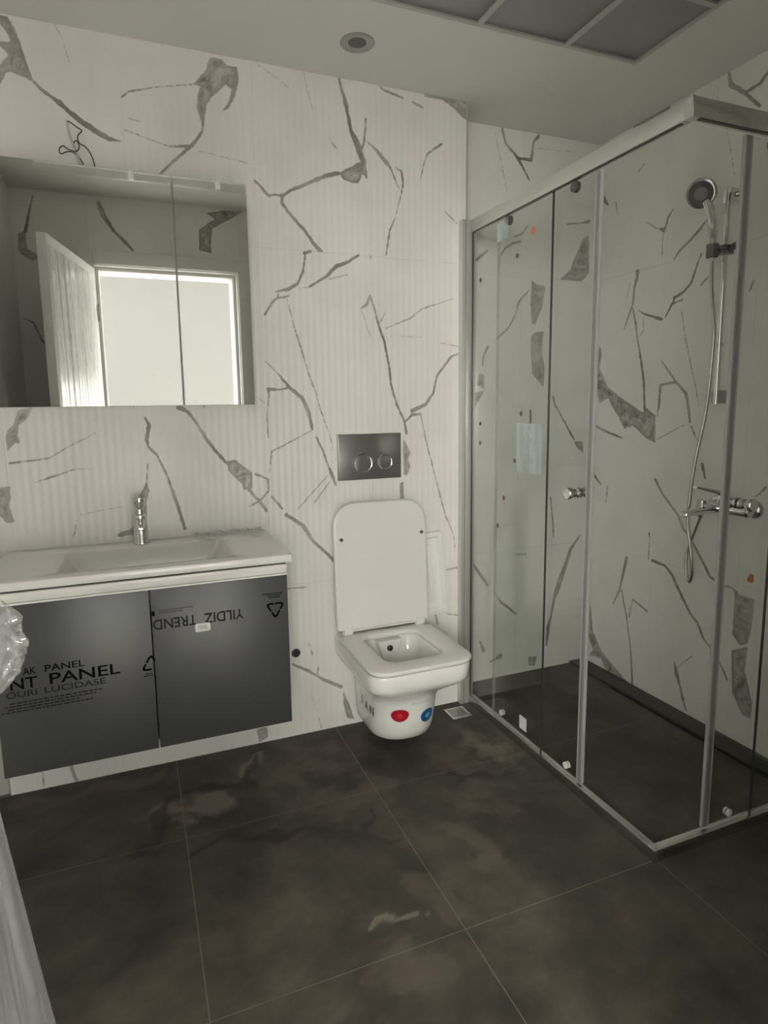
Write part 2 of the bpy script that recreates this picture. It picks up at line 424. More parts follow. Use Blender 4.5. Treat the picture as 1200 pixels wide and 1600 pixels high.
# ------------------------------------------------------------------ marble veins
VEINS = {   # wall: (veins as a,z,half-width in mm ; patches as a,z), metres along the wall and up
'B': ('''
-1.452,2.215,4.3 -1.434,2.196,5.3 -1.407,2.179,6.2 -1.39,2.169,9.8 -1.377,2.157,7.1 -1.358,2.142,8.1 -1.328,2.121,10 -1.294,2.102,10.1 -1.259,2.085,8.4 -1.223,2.082,1.9
-1.385,2.383,1.5 -1.366,2.343,1.5 -1.351,2.271,1.5
-.97,2.199,5 -.977,2.146,4 -1.001,2.11,6 -1.042,2.07,5.9 -1.078,2.037,4.9 -1.105,2.008,3.9 -1.115,1.999,3.9
-1.011,2.097,5 -1.051,2.09,3.9 -1.081,2.086,2.9 -1.137,2.099,1.5 -1.211,2.117,1.5
-1.214,2.211,2.8 -1.194,2.23,2.8 -1.109,2.257,1.9 -1.001,2.282,2
-1.199,2.152,1.5 -1.163,2.148,1.5
-.992,2.084,1.5 -.89,2.073,1.5 -.817,2.065,2.1
-.793,2.381,1.5 -.749,2.359,2.1 -.709,2.338,1.6 -.683,2.32,1.5
-.632,2.385,2.1 -.629,2.361,1.6 -.603,2.262,1.5
-.505,2.382,4.4 -.497,2.346,5.6 -.486,2.317,8.9 -.477,2.275,6.7 -.466,2.22,7.9 -.446,2.185,13.7 -.432,2.148,13.8 -.42,2.117,10.4 -.411,2.071,5.8
-.408,2.272,1.7 -.416,2.195,4.6 -.424,2.168,4.6
-.513,2.072,6.8 -.527,2.07,9 -.563,2.058,9 -.612,2.035,6.6 -.654,2.012,6.6 -.688,1.998,5.5 -.72,1.975,6.5 -.749,1.976,4.3 -.769,1.97,6.4 -.794,1.998,4.2 -.813,2.014,3.2
-.72,1.975,6.5 -.723,1.954,6.5 -.704,1.927,6.6 -.676,1.898,6.6 -.645,1.869,6.7 -.618,1.833,6.8 -.595,1.808,9.1 -.581,1.803,3.4
-.402,2.19,2.3 -.366,2.163,7 -.334,2.132,9.4 -.314,2.111,4.7 -.292,2.061,1.8 -.274,2.036,1.5
-.299,2.119,1.5 -.273,2.107,4.8 -.266,2.07,4.8 -.271,2.041,2.4 -.298,1.946,1.5 -.322,1.897,3.6 -.338,1.808,3.6
-.367,2.386,2.3 -.333,2.371,4.6 -.266,2.358,4.7
-.225,2.349,4.8 -.186,2.338,4.8
-.108,2.223,4.9 -.166,2.182,3.7 -.179,2.154,2.4 -.196,2.085,1.5
-.102,1.992,1.9 -.044,1.947,3.2
-.55,2.189,1.5 -.529,2.161,2.2 -.504,2.143,1.5
-.647,1.792,6.7 -.626,1.8,5.6
-.645,1.785,3.4 -.656,1.728,4.5 -.676,1.688,5.6 -.711,1.666,7.8 -.755,1.656,4.4
-.746,1.652,3.3 -.749,1.636,4.4 -.77,1.618,5.5 -.796,1.578,4.4
-.749,1.636,4.4 -.726,1.638,4.5 -.705,1.647,2.2
-.715,1.632,2.2 -.695,1.543,2.3 -.672,1.47,3.4 -.646,1.376,3.5 -.62,1.307,2.9 -.605,1.245,2.4 -.573,1.152,1.8 -.562,1.109,2.4
-.446,1.8,4.7 -.491,1.772,7 -.535,1.754,8.1 -.57,1.718,5.8 -.634,1.679,4.5
-.49,1.73,1.8 -.565,1.708,1.5
-.67,1.673,1.5 -.635,1.677,1.5
-.399,1.799,3.6 -.399,1.785,1.5
-.404,1.66,4.8 -.417,1.628,7.2 -.44,1.613,3.6
-.44,1.611,1.8 -.404,1.511,1.8
-.404,1.66,4.8 -.387,1.615,4.9 -.373,1.561,4.9 -.35,1.498,4.9 -.331,1.406,5 -.324,1.335,5 -.301,1.262,5.1 -.269,1.195,5.2 -.261,1.151,6.5
-.344,1.603,1.8 -.365,1.565,2.5
-.026,1.459,5.4 -.066,1.446,5.3 -.128,1.372,5.3 -.145,1.305,5.3 -.178,1.261,7.9 -.236,1.237,9.1
-.236,1.222,5.2 -.266,1.195,3.9
-.236,1.222,6.5 -.2,1.224,5.2
-.2,1.221,2.6 -.17,1.095,2.7
-.06,1.666,1.5 -.193,1.622,1.9 -.241,1.586,3.8 -.344,1.545,1.5
-.321,1.518,1.5 -.193,1.517,1.5
-.111,1.497,1.5 -.026,1.484,2.7
-.804,1.421,2.2 -.758,1.375,3.4 -.719,1.328,6.9 -.671,1.287,8.2 -.651,1.238,8.2 -.638,1.175,5.9
-.719,1.328,5.7 -.747,1.319,3.4 -.795,1.321,6.8 -.793,1.301,3.4 -.803,1.241,2.3 -.802,1.152,3.4
-.646,1.169,1.8 -.761,1.114,2.3 -.79,1.102,3.5 -.804,1.022,1.7
-.624,1.147,3.6 -.601,1.097,4.8 -.581,1.039,3.7 -.567,1.002,8.6 -.553,.965,3.7
-.566,1.138,1.8 -.553,1.059,1.5
-.837,1.295,1.7 -.808,1.274,1.5
-1.098,1.26,10.5 -1.07,1.245,6.4 -1.043,1.205,5.3 -1.02,1.159,7.6 -.988,1.112,5.5 -.953,1.068,6.7
-.88,.97,6.8 -.856,.939,5.8 -.841,.924,6.9 -.819,.887,5.8
-.841,.924,5.8 -.878,.908,2.3
-.841,.924,5.8 -.807,.959,3.5 -.808,.994,4.6
-.853,1.022,4.6 -.805,1.001,4.6
-1.209,1.232,3.1 -1.197,1.203,7.2 -1.208,1.158,7.2 -1.205,1.135,4.1 -1.179,1.104,4.2 -1.154,1.042,4.2 -1.139,.989,5.3 -1.122,.926,6.5 -1.103,.846,5.5
-1.209,1.075,1.5 -1.217,1.015,2.1 -1.221,.985,12.5 -1.235,.955,16.7 -1.235,.894,14.7 -1.266,.851,14.7 -1.314,.842,6.2
-1.612,1.096,3.7 -1.558,1.101,2.8 -1.5,1.107,1.9 -1.447,1.139,1.9 -1.385,1.17,2 -1.362,1.184,1.5
-1.551,1.03,1.5 -1.5,1.046,2.9 -1.434,1.067,1.5 -1.387,1.069,1.5
-1.45,.846,2 -1.44,.887,3
-1.424,.92,1.5 -1.296,.938,1.5
-.184,1.141,2.7 -.151,1.026,2.7 -.125,.932,3.4 -.094,.82,3.5 -.055,.737,2.8 -.046,.663,2.1
-.584,1.003,2.4 -.706,.881,2.4
-.575,.981,2.5 -.639,.903,2.4
-.796,.937,4.7 -.76,.89,4.7
-.747,.867,7.1 -.686,.822,8.5 -.662,.783,8.6 -.648,.758,6.2 -.592,.703,6.3 -.57,.678,10.1
-.75,.587,3.7 -.679,.585,3.7
-.741,.289,5 -.689,.257,7.7 -.649,.227,5.2 -.622,.206,7.8 -.552,.164,8
-.649,.227,3.9 -.643,.259,3.9
-.678,.363,2.5 -.662,.309,2.6
-.677,.171,1.5 -.635,.004,2
-.138,.404,4.3 -.126,.359,4.3
-.084,.397,2.9 -.021,.38,4.4
-.04,.589,5.8 -.085,.586,4.3
-1.602,.06,2.1 -1.603,.007,3.2
-1.517,.061,5.4 -1.512,.029,6.5 -1.504,.006,6.5''',
'''
-1.555,2.396 -1.525,2.379 -1.508,2.382 -1.492,2.354 -1.479,2.316 -1.465,2.256 -1.452,2.215 -1.473,2.222 -1.51,2.233 -1.522,2.228 -1.54,2.197 -1.578,2.14 -1.57,2.226 -1.536,2.249 -1.511,2.277 -1.532,2.297 -1.562,2.312 -1.561,2.329 -1.531,2.309 -1.502,2.313 -1.512,2.338 -1.527,2.357 -1.556,2.38
-.941,2.372 -.907,2.374 -.887,2.358 -.856,2.358 -.852,2.32 -.865,2.27 -.887,2.231 -.913,2.212 -.89,2.246 -.876,2.287 -.896,2.299 -.911,2.282 -.943,2.253 -.96,2.226 -.962,2.201 -.981,2.175 -.989,2.216 -.987,2.25 -.975,2.281 -.997,2.283 -.974,2.313 -.955,2.332
-.513,2.074 -.469,2.099 -.432,2.122 -.41,2.132 -.409,2.073 -.426,2.078 -.441,2.048 -.47,2.045 -.499,2.054
-.178,2.389 -.07,2.393 .003,2.391 .004,2.32 -.021,2.329 -.062,2.357 -.102,2.375 -.178,2.376
-1.574,1.259 -1.532,1.268 -1.552,1.231 -1.575,1.212 -1.581,1.184 -1.577,1.158 -1.592,1.157 -1.613,1.132 -1.614,1.177 -1.607,1.199 -1.59,1.212
-1.651,1.022 -1.615,1.024 -1.616,.99 -1.624,.962 -1.612,.91 -1.635,.908 -1.658,.946
-.953,1.072 -.922,1.077 -.862,1.027 -.866,.972 -.896,.969 -.902,.99 -.931,1.019 -.946,1.04
-.275,1.129 -.256,1.098 -.246,1.075 -.254,1.046 -.246,1.023 -.26,.985 -.274,.991 -.278,1.099
-.291,.957 -.277,.964 -.275,.895 -.291,.896
-.544,.146 -.514,.068 -.499,.016 -.531,.03 -.543,.09
-.889,.059 -.85,.058 -.847,.019 -.881,.003'''),
'S': ('''
.098,1.84,2.8 .131,1.858,7 .18,1.897,4.2
.234,1.813,2.9 .243,1.878,2.9 .267,1.914,4.3 .305,1.935,5.8 .344,1.946,4.4
.305,1.961,2.9 .346,1.975,5.8 .378,2.014,4.4
.387,1.745,3 .336,1.694,5.9 .324,1.646,3 .289,1.585,4.5 .226,1.535,4.4
.185,1.502,5.8 .163,1.461,4.4 .16,1.421,2.9
.529,1.288,6.4 .54,1.254,6.4 .608,1.157,4.9 .653,1.091,6.6
.584,2.038,4.6 .646,2.046,3.1 .699,2.059,7.8
.409,1.227,6.3 .411,1.147,6.3
.103,.575,6.2 .14,.527,7.8 .194,.45,8
.231,.412,3.2 .266,.362,6.5 .35,.293,6.7
.528,.828,3.3 .547,.697,5 .552,.635,3.4
.704,.631,3.5 .654,.573,10.4 .616,.474,13.8 .585,.393,17.3 .565,.339,8.6 .549,.255,6.9 .535,.209,12.2 .527,.115,7
.327,.578,3.2 .4,.571,4.9
.159,.189,4.8 .18,.14,9.8
.215,.081,4.9 .27,.1,13.3
.459,1.053,4.8 .475,.956,3.2
.244,2.381,5.5 .261,2.326,7 .321,2.277,7.1 .383,2.193,2.9
.321,2.277,5.7 .388,2.277,8.6 .399,2.35,5.7 .424,2.378,7.2
.208,2.363,2.1 .237,2.261,2.1 .27,2.142,2.1
.4,2.327,1.5 .594,2.337,1.5''',
'''
.403,1.792 .423,1.774 .474,1.769 .459,1.678 .424,1.603 .407,1.608 .399,1.689
.405,1.553 .422,1.568 .469,1.577 .464,1.486 .48,1.416 .475,1.331 .416,1.387 .403,1.485
.145,1.394 .17,1.386 .171,1.326 .133,1.34
.102,1.305 .171,1.318 .124,1.245 .106,1.169
.654,1.082 .702,1.08 .707,1.026 .666,1.06
.701,2.002 .67,1.986 .624,1.893 .605,1.845 .548,1.8 .673,1.802 .708,1.838
.422,.068 .473,.066 .46,.02 .427,.026'''),
'R': ('''
-.06,2.384,6.4 -.172,2.378,12 -.239,2.383,10.1
-.5,2.389,5 -.511,2.341,9.9 -.568,2.289,7.1 -.627,2.223,5.7
-.568,2.289,6 -.623,2.295,8 -.649,2.314,6.8
-.459,2.385,1.5 -.459,2.316,1.9 -.502,2.214,1.5 -.548,2.037,1.8
.143,2.176,5.3 .113,2.154,14 .075,2.116,3.4
.032,2.114,3.4 .017,2.055,1.7
-.092,2.195,3.1 -.125,2.216,3.1
-.285,1.996,2.8 -.262,1.971,5.7 -.251,1.938,4.3
-.15,1.985,2.3 -.206,1.945,3
-.24,1.917,2.9 -.24,1.815,1.5
-.447,1.916,2.6 -.411,1.886,6.6 -.369,1.857,6.8 -.327,1.832,5.5 -.301,1.807,4.2
-.428,1.8,2.6 -.413,1.767,4 -.389,1.702,6.7 -.352,1.673,5.5 -.313,1.66,8.4
-.314,1.656,4.2 -.288,1.616,5.7 -.27,1.589,2.9
-.308,1.639,4.2 -.354,1.647,2.7
-.112,1.799,11 -.113,1.778,9.4 -.098,1.735,6.3 -.094,1.67,6.4 -.048,1.57,3.3
-.074,1.76,2.4 -.059,1.702,1.6
-.095,1.651,4.8 -.118,1.575,6.3 -.123,1.543,4.7 -.155,1.427,6.2 -.175,1.333,6.2 -.184,1.235,6.2 -.197,1.201,15.4
-.125,1.639,3.1 -.161,1.619,4.6 -.254,1.586,7.3
-.158,1.609,2.3 -.158,1.552,3.1 -.139,1.528,3.1
.134,1.162,3.7 .06,1.135,7.1 -.059,1.104,5
-.258,1.427,2.2 -.337,1.339,5.6 -.393,1.288,8.2 -.409,1.227,6.8 -.418,1.18,5.4
-.338,1.334,5.6 -.264,1.325,7.4 -.262,1.253,4.4 -.255,1.201,3
-.35,1.607,1.5 -.38,1.483,2.7 -.436,1.311,2.7 -.455,1.239,2
-.425,1.161,4.1 -.455,1.113,2.7
-.261,1.105,2.2 -.401,1.173,1.5
.137,.942,5.6 .1,.916,9.2 .06,.884,3.6
.017,.879,3.5 .022,.805,2.7
-.261,.94,7.6 -.302,.884,4.5 -.354,.838,4.4 -.388,.807,5.7 -.416,.757,5.7 -.449,.73,5.6 -.517,.643,6.8 -.551,.596,5.3 -.602,.58,5.2 -.645,.579,5 -.667,.566,5
-.485,1.02,7.9 -.502,.97,3.9
-.747,.964,3.4 -.726,.937,3.4 -.703,.923,1.5
-.265,.596,7.8 -.334,.59,6 -.372,.561,7.4 -.418,.496,7.3 -.469,.429,5.7 -.507,.4,7 -.537,.348,5.6 -.598,.303,5.4 -.65,.228,4
-.119,.574,10.2 -.101,.493,8.6 -.085,.418,7 -.048,.341,3.6
-.097,.421,5.2 -.135,.307,5.2 -.165,.177,5.2 -.187,.006,7
-.168,.397,5.1 -.251,.37,6.5
-.164,.39,3.4 -.15,.312,3.4
-.241,.707,7.8 -.245,.691,2.4 -.244,.596,2.4
-.408,.201,4.6 -.421,.156,12.2 -.443,.108,4.5 -.459,.065,7.6 -.478,.022,3
-.428,.189,2.3 -.49,.259,2.9
-.647,1.659,6.9 -.635,1.63,3.5
-.478,1.72,2.5 -.433,1.687,5.2''',
'''
-.206,1.945 -.251,1.938 -.25,1.917
.101,1.525 .086,1.472 .095,1.416 .037,1.327 -.065,1.269 -.179,1.214 -.195,1.235 -.245,1.201 -.252,1.091 -.203,1.107 -.127,1.159 -.072,1.144 -.038,1.194 .013,1.25 .034,1.279 .087,1.257 .102,1.286 .122,1.354 .14,1.457 .107,1.474
-.657,.563 -.735,.562 -.733,.467 -.721,.393 -.689,.377 -.658,.41
-.66,.346 -.722,.382 -.718,.291 -.755,.18 -.754,.125 -.721,.12 -.674,.188
.106,.308 .081,.171 .019,.094 -.127,.02 -.183,.004 -.02,.001 .017,.053 .097,.039 .076,.079 .12,.141'''),
'D': ('''
-1.648,2.357,4.6 -1.673,2.267,6.1 -1.695,2.177,9.2
-1.339,2.351,12.8 -1.321,2.291,16.1 -1.273,2.213,8.2 -1.231,2.171,11.5 -1.183,2.118,6.7
-1.74,1.74,3.1 -1.697,1.718,4.7 -1.663,1.627,4.8 -1.619,1.569,4.8''',
'''
-1.73,2.164 -1.695,2.177 -1.696,2.089 -1.629,2.055 -1.672,2.03 -1.719,2.055 -1.737,2.085
-.784,2.352 -.684,2.376 -.571,2.383 -.635,2.342 -.753,2.272 -.768,2.184 -.764,2.136 -.833,2.148 -.828,2.259 -.802,2.278 -.736,2.326'''),
}
def parse(s):
    return [[tuple(float(k) for k in p.split(',')) for p in ln.split()] for ln in s.strip().split('\n') if ln.strip()]
VEIN = {k: (parse(a), parse(b)) for k, (a, b) in VEINS.items()}

def vein_field(wall, A, Z):
    """signed distance in mm to the nearest vein or patch, and that vein's strength"""
    D = np.full(A.shape, 40.0); S = np.zeros(A.shape)
    if wall not in VEIN: return D, S
    a0, a1, z0, z1 = A.min() - .03, A.max() + .03, Z.min() - .03, Z.max() + .03
    for pts in VEIN[wall][0]:
        w = max(p[2] for p in pts)
        st = 0.62 if w < 2.2 else (0.85 if w < 4 else 1.0)
        for (pa, pz, pw), (qa, qz, qw) in zip(pts[:-1], pts[1:]):
            if max(pa, qa) < a0 or min(pa, qa) > a1 or max(pz, qz) < z0 or min(pz, qz) > z1: continue
            m = (A > min(pa, qa) - .035) & (A < max(pa, qa) + .035) & (Z > min(pz, qz) - .035) & (Z < max(pz, qz) + .035)
            if not m.any(): continue
            x, y = A[m], Z[m]
            vx, vy = qa - pa, qz - pz
            t = np.clip(((x - pa) * vx + (y - pz) * vy) / (vx * vx + vy * vy + 1e-9), 0, 1)
            d = np.hypot(x - pa - t * vx, y - pz - t * vy) * 1000 - (pw + (qw - pw) * t) * 0.85
            o = D[m]; s = S[m]; k = d < o
            o[k] = d[k]; s[k] = st
            D[m] = o; S[m] = s
    for poly in VEIN[wall][1]:
        P = np.array(poly)
        if P[:, 0].max() < a0 or P[:, 0].min() > a1 or P[:, 1].max() < z0 or P[:, 1].min() > z1: continue
        m = (A > P[:, 0].min() - .03) & (A < P[:, 0].max() + .03) & (Z > P[:, 1].min() - .03) & (Z < P[:, 1].max() + .03)
        if not m.any(): continue
        x, y = A[m], Z[m]
        d = np.full(x.shape, 1e9); ins = np.zeros(x.shape, bool)
        for i in range(len(P)):
            (pa, pz), (qa, qz) = P[i], P[(i + 1) % len(P)]
            vx, vy = qa - pa, qz - pz
            t = np.clip(((x - pa) * vx + (y - pz) * vy) / (vx * vx + vy * vy + 1e-12), 0, 1)
            d = np.minimum(d, np.hypot(x - pa - t * vx, y - pz - t * vy))
            c = ((pz > y) != (qz > y)) & (x < (qa - pa) * (y - pz) / (qz - pz + 1e-12) + pa)
            ins ^= c
        d = np.where(ins, -d, d) * 1000
        o = D[m]; s = S[m]; k = d < o
        o[k] = d[k]; s[k] = 0.9
        D[m] = o; S[m] = s
    return np.clip(D, -40, 40), S

def marble_tile(wall, a0, a1, z0, z1, to3, mat, parent, step=0.004, rib=0.0, name='wall_tile'):
    g = 0.0003
    a0 += g; a1 -= g; z0 += g; z1 -= g
    na = max(2, int(round((a1 - a0) / step)) + 1); nz = max(2, int(round((z1 - z0) / step)) + 1)
    a = np.linspace(a0, a1, na); z = np.linspace(z0, z1, nz)
    A, Z = np.meshgrid(a, z)
    D, S = vein_field(wall, A, Z)
    dep = -rib * (0.5 + 0.5 * np.cos(2 * math.pi * A / 0.025)) if rib else np.zeros(A.shape)
    pad = lambda X: np.pad(X, 1, mode='edge')
    A, Z, D, S = pad(A), pad(Z), pad(D), pad(S)
    T = np.full(A.shape, 0.006); T[1:-1, 1:-1] = dep
    co = to3(A, Z, T).reshape(-1, 3)
    h, w = A.shape
    idx = np.arange(h * w).reshape(h, w)
    q = np.stack([idx[:-1, :-1], idx[:-1, 1:], idx[1:, 1:], idx[1:, :-1]], -1).reshape(-1, 4)
    p = to3(np.array([0., 1., 0.]), np.array([0., 0., 1.]), np.zeros(3))
    t = to3(np.array([0.]), np.array([0.]), np.array([1.]))[0] - p[0]
    if np.dot(np.cross(p[1] - p[0], p[2] - p[0]), t) > 0: q = q[:, ::-1]
    me = bpy.data.meshes.new(name)
    me.vertices.add(len(co)); me.vertices.foreach_set('co', co.astype(np.float32).ravel())
    me.loops.add(q.size); me.loops.foreach_set('vertex_index', q.astype(np.int32).ravel())
    me.polygons.add(len(q)); me.polygons.foreach_set('loop_start', np.arange(0, q.size, 4, dtype=np.int32))
    me.polygons.foreach_set('use_smooth', np.ones(len(q), bool))
    me.update(calc_edges=True)
    for nm, arr in (('vein_distance', D), ('vein_strength', S)):
        at = me.attributes.new(nm, 'FLOAT', 'POINT'); at.data.foreach_set('value', arr.astype(np.float32).ravel())
    me.set_sharp_from_angle(angle=math.radians(45))
    me.materials.append(mat)
    o = bpy.data.objects.new(name, me)
    return link(o, parent)

# ------------------------------------------------------------------ the room
H = 2.385
XL, XR, YS, YD = -1.76, 0.75, 0.139, -1.83        # left wall, right wall, shower back wall, door wall
OX0, OX1, OZ = -1.385, -0.630, 2.030              # door opening
def s_box(name, *a, **k):
    o = box(name, *a, **k); o['kind'] = 'structure'; return o
def stack(*arrs): return np.stack(arrs, -1)

# toilet wall (built out in front of the shower's back wall)
wb = s_box('wall_back', -1.70, -0.0005, 0.0065, 0.30, 0, H, M_WGROUT)
toB = lambda A, Z, T: stack(A, T, Z)
bx = [-1.70, -1.62, -1.215, -0.81, -0.405, 0.0]; bz = [0.0, 0.6, 1.8, H]
for i in range(5):
    for j in range(3):
        marble_tile('B', bx[i], bx[i + 1], bz[j], bz[j + 1], toB, M_RIB, wb, 0.004, rib=0.0010)
# its end face towards the shower
toE = lambda A, Z, T: stack(np.zeros_like(A) - T, A, Z)
for j in range(3):
    marble_tile('none', 0.0062, YS, bz[j], bz[j + 1], toE, M_TILE, wb, 0.06)
s_box('wall_back_plaster_strip', XL, -1.7015, 0.012, 0.30, 0, H, M_PLASTER)
s_box('trim_1', -0.004, 0.0015, -0.0015, 0.004, 0, H, M_RAIL)['label'] = 'slim pale metal edge strip on the outer tile corner'

wsb = s_box('wall_shower_back', 0.0005, XR, YS + 0.0065, 0.30, 0, H, M_WGROUT)
toS = lambda A, Z, T: stack(A, T + YS, Z)
for a0, a1 in ((0.0005, 0.35), (0.35, XR)):
    for j in range(3): marble_tile('S', a0, a1, bz[j], bz[j + 1], toS, M_TILE, wsb, 0.004)

wr = s_box('wall_right', XR + 0.0065, XR + 0.15, YD - 0.2, 0.30, 0, H, M_WGROUT)
toR = lambda A, Z, T: stack(T + XR, A, Z)
ry = [YS, -0.261, -0.661, -1.061, -1.461, YD]
for i in range(5):
    for j in range(3):
        marble_tile('R', ry[i + 1], ry[i], bz[j], bz[j + 1], toR, M_TILE, wr, 0.004 if i < 3 else 0.02)

wl = s_box('wall_left', XL - 0.15, XL - 0.0065, YD - 0.2, 0.30, 0, H, M_WGROUT)
toL = lambda A, Z, T: stack(XL - T, A, Z)
ly = [0.012, -0.40, -0.80, -1.20, -1.60, YD]
for i in range(5):
    for j in range(3):
        marble_tile('L', ly[i + 1], ly[i], bz[j], bz[j + 1], toL, M_TILE, wl, 0.02)

# door wall, behind and beside the opening
bm = bmesh.new()
add_box(bm, XL, OX0 - 0.02, YD - 0.2, YD - 0.0065, 0, H)
add_box(bm, OX1 + 0.02, XR, YD - 0.2, YD - 0.0065, 0, H)
add_box(bm, OX0 - 0.02, OX1 + 0.02, YD - 0.2, YD - 0.0065, OZ + 0.02, H)
wd = from_bm('wall_door', bm, M_HALL); wd['kind'] = 'structure'
toD = lambda A, Z, T: stack(A, YD - T, Z)
for a0, a1 in ((XL, OX0 - 0.02),):
    for j in range(3): marble_tile('D', a0, a1, bz[j], bz[j + 1], toD, M_TILE, wd, 0.006)
for a0, a1 in ((OX0 - 0.02, -0.985), (-0.985, OX1 + 0.02)):
    marble_tile('D', a0, a1, OZ + 0.02, H, toD, M_TILE, wd, 0.006)
for a0, a1 in ((OX1 + 0.02, -0.18), (-0.18, 0.22), (0.22, XR)):
    for j in range(3): marble_tile('D', a0, a1, bz[j], bz[j + 1], toD, M_TILE, wd, 0.008)

# floor and its big square tiles
STAINS = (      # d dark, l light, b brown; half-width; path
    ('d', 0.020, ((-1.208, -0.197), (-1.240, -0.339), (-1.297, -0.437), (-1.332, -0.464))),
    ('d', 0.016, ((-1.332, -0.464), (-1.256, -0.496))),
    ('d', 0.019, ((-1.194, -0.203), (-1.085, -0.231), (-0.970, -0.241), (-0.901, -0.103))),
    ('d', 0.015, ((-1.087, -0.488), (-0.949, -0.509), (-0.777, -0.597), (-0.640, -0.664))),
    ('d', 0.010, ((-0.654, -0.565), (-0.661, -0.619))),
    ('d', 0.015, ((-0.331, -0.502), (-0.286, -0.465), (-0.187, -0.531))),
    ('d', 0.014, ((-1.170, -0.505), (-0.951, -0.515))),
    ('l', 0.052, ((-1.212, -0.275), (-1.093, -0.304))),
    ('l', 0.033, ((-1.205, -0.370), (-1.158, -0.374))),
    ('l', 0.023, ((-0.958, -0.166), (-0.880, -0.080))),
    ('b', 0.130, ((-0.835, -0.176), (-0.552, -0.193))),
    ('b', 0.061, ((-0.748, -0.436), (-0.556, -0.456))),
    ('l', 0.077, ((-0.090, -0.284), (-0.111, -0.472))),
    ('b', 0.093, ((-0.202, -0.235), (-0.289, -0.659))),
    ('b', 0.046, ((-0.404, -0.740), (-0.394, -0.831))),
    ('l', 0.004, ((-0.790, -0.950), (-0.726, -0.959), (-0.657, -0.968))),
    ('b', 0.030, ((-1.684, -0.075), (-1.239, -0.087))),
    ('b', 0.046, ((-0.812, -1.088), (-0.686, -1.089))),
    ('b', 0.038, ((-0.613, -0.869), (-0.561, -0.983))),
)
def floor_tile(x0, x1, y0, y1, parent):
    nx = max(2, int((x1 - x0) / 0.012)); ny = max(2, int((y1 - y0) / 0.012))
    X, Y = np.meshgrid(np.linspace(x0, x1, nx), np.linspace(y0, y1, ny))
    GXo, GYo = X, Y
    X = GXo + 0.022 * np.sin(31 * GYo + 2.5 * np.sin(17 * GXo)) + 0.010 * np.sin(67 * GXo + 29 * GYo + 1.3)
    Y = GYo + 0.022 * np.sin(27 * GXo + 2.0 * np.sin(21 * GYo) + 0.7) + 0.010 * np.sin(59 * GYo - 37 * GXo)
    F = {'d': np.zeros(X.shape), 'l': np.zeros(X.shape), 'b': np.zeros(X.shape)}
    for k, w, pts in STAINS:
        for (ax, ay), (bx_, by_) in zip(pts[:-1], pts[1:]):
            vx, vy = bx_ - ax, by_ - ay
            t = np.clip(((X - ax) * vx + (Y - ay) * vy) / (vx * vx + vy * vy + 1e-9), 0, 1)
            d = np.hypot(X - ax - t * vx, Y - ay - t * vy)
            F[k] = np.maximum(F[k], np.clip(1.25 - 0.75 * d / w, 0, 1) * (0.62 if w > 0.07 else 1.0))
    pad = lambda A: np.pad(A, 1, mode='edge')
    Z = np.full((ny + 2, nx + 2), -0.010); Z[1:-1, 1:-1] = 0.0
    X, Y = pad(GXo), pad(GYo)
    h, w_ = X.shape; idx = np.arange(h * w_).reshape(h, w_)
    q = np.stack([idx[:-1, :-1], idx[:-1, 1:], idx[1:, 1:], idx[1:, :-1]], -1).reshape(-1, 4)
    me = bpy.data.meshes.new('floor_tile')
    me.vertices.add(h * w_); me.vertices.foreach_set('co', stack(X, Y, Z).astype(np.float32).ravel())
    me.loops.add(q.size); me.loops.foreach_set('vertex_index', q.astype(np.int32).ravel())
    me.polygons.add(len(q)); me.polygons.foreach_set('loop_start', np.arange(0, q.size, 4, dtype=np.int32))
    me.polygons.foreach_set('use_smooth', np.zeros(len(q), bool))
    me.update(calc_edges=True)
    for nm, k in (('stain_dark', 'd'), ('stain_light', 'l'), ('stain_brown', 'b')):
        at = me.attributes.new(nm, 'FLOAT', 'POINT'); at.data.foreach_set('value', pad(F[k]).astype(np.float32).ravel())
    me.materials.append(M_FLOOR)
    return link(bpy.data.objects.new('floor_tile', me), parent)
fl = s_box('floor', XL - 0.15, XR + 0.15, YD - 0.2, 0.30, -0.12, -0.0008, M_GROUT)
tx = [-0.5802 + 0.6 * k for k in range(-2, 4)]; ty = [-0.4412 + 0.6 * k for k in range(-3, 2)]
def cell(a, lo, hi):
    return max(a, lo), min(a + 0.6, hi)
for x in tx:
    for y in ty:
        xa, xb = cell(x, XL + 0.002, XR - 0.002); ya, yb = cell(y, YD - 0.18, YS - 0.002)
        if xb - xa < 0.03 or yb - ya < 0.03: continue
        if xa >= 0.0: parts = [(xa, xb, ya, yb)]
        else: parts = [(xa, xb, ya, min(yb, -0.002))]
        for (qa, qb, ra, rb) in parts:
            if rb - ra < 0.01: continue
            floor_tile(qa + 0.0014, qb - 0.0014, ra + 0.0014, rb - 0.0014, fl)

# ceiling with a sunk field of metal panels
CX0, CX1, CY0, CY1 = -1.17, 0.398, -1.066, -0.432
bm = bmesh.new()
for a in ((XL - 0.15, XR + 0.15, CY1, 0.30), (XL - 0.15, XR + 0.15, YD - 0.2, CY0), (XL - 0.15, CX0, CY0, CY1), (CX1, XR + 0.15, CY0, CY1)):
    add_box(bm, *a, H, H + 0.10)
add_box(bm, CX0, CX1, CY0, CY1, H + 0.03, H + 0.10)
ce = from_bm('ceiling', bm, M_PAINT); ce['kind'] = 'structure'
sx = [0.398, 0.112, -0.205, -0.522, -0.839, -1.17]
sy = [-0.432, -0.749, -1.066]
for i in range(5):
    for j in range(2):
        box('ceiling_panel', sx[i + 1] + 0.006, sx[i] - 0.006, sy[j + 1] + 0.006, sy[j] - 0.006, H + 0.004, H + 0.012, M_CEILMETAL, ce, 0.002)
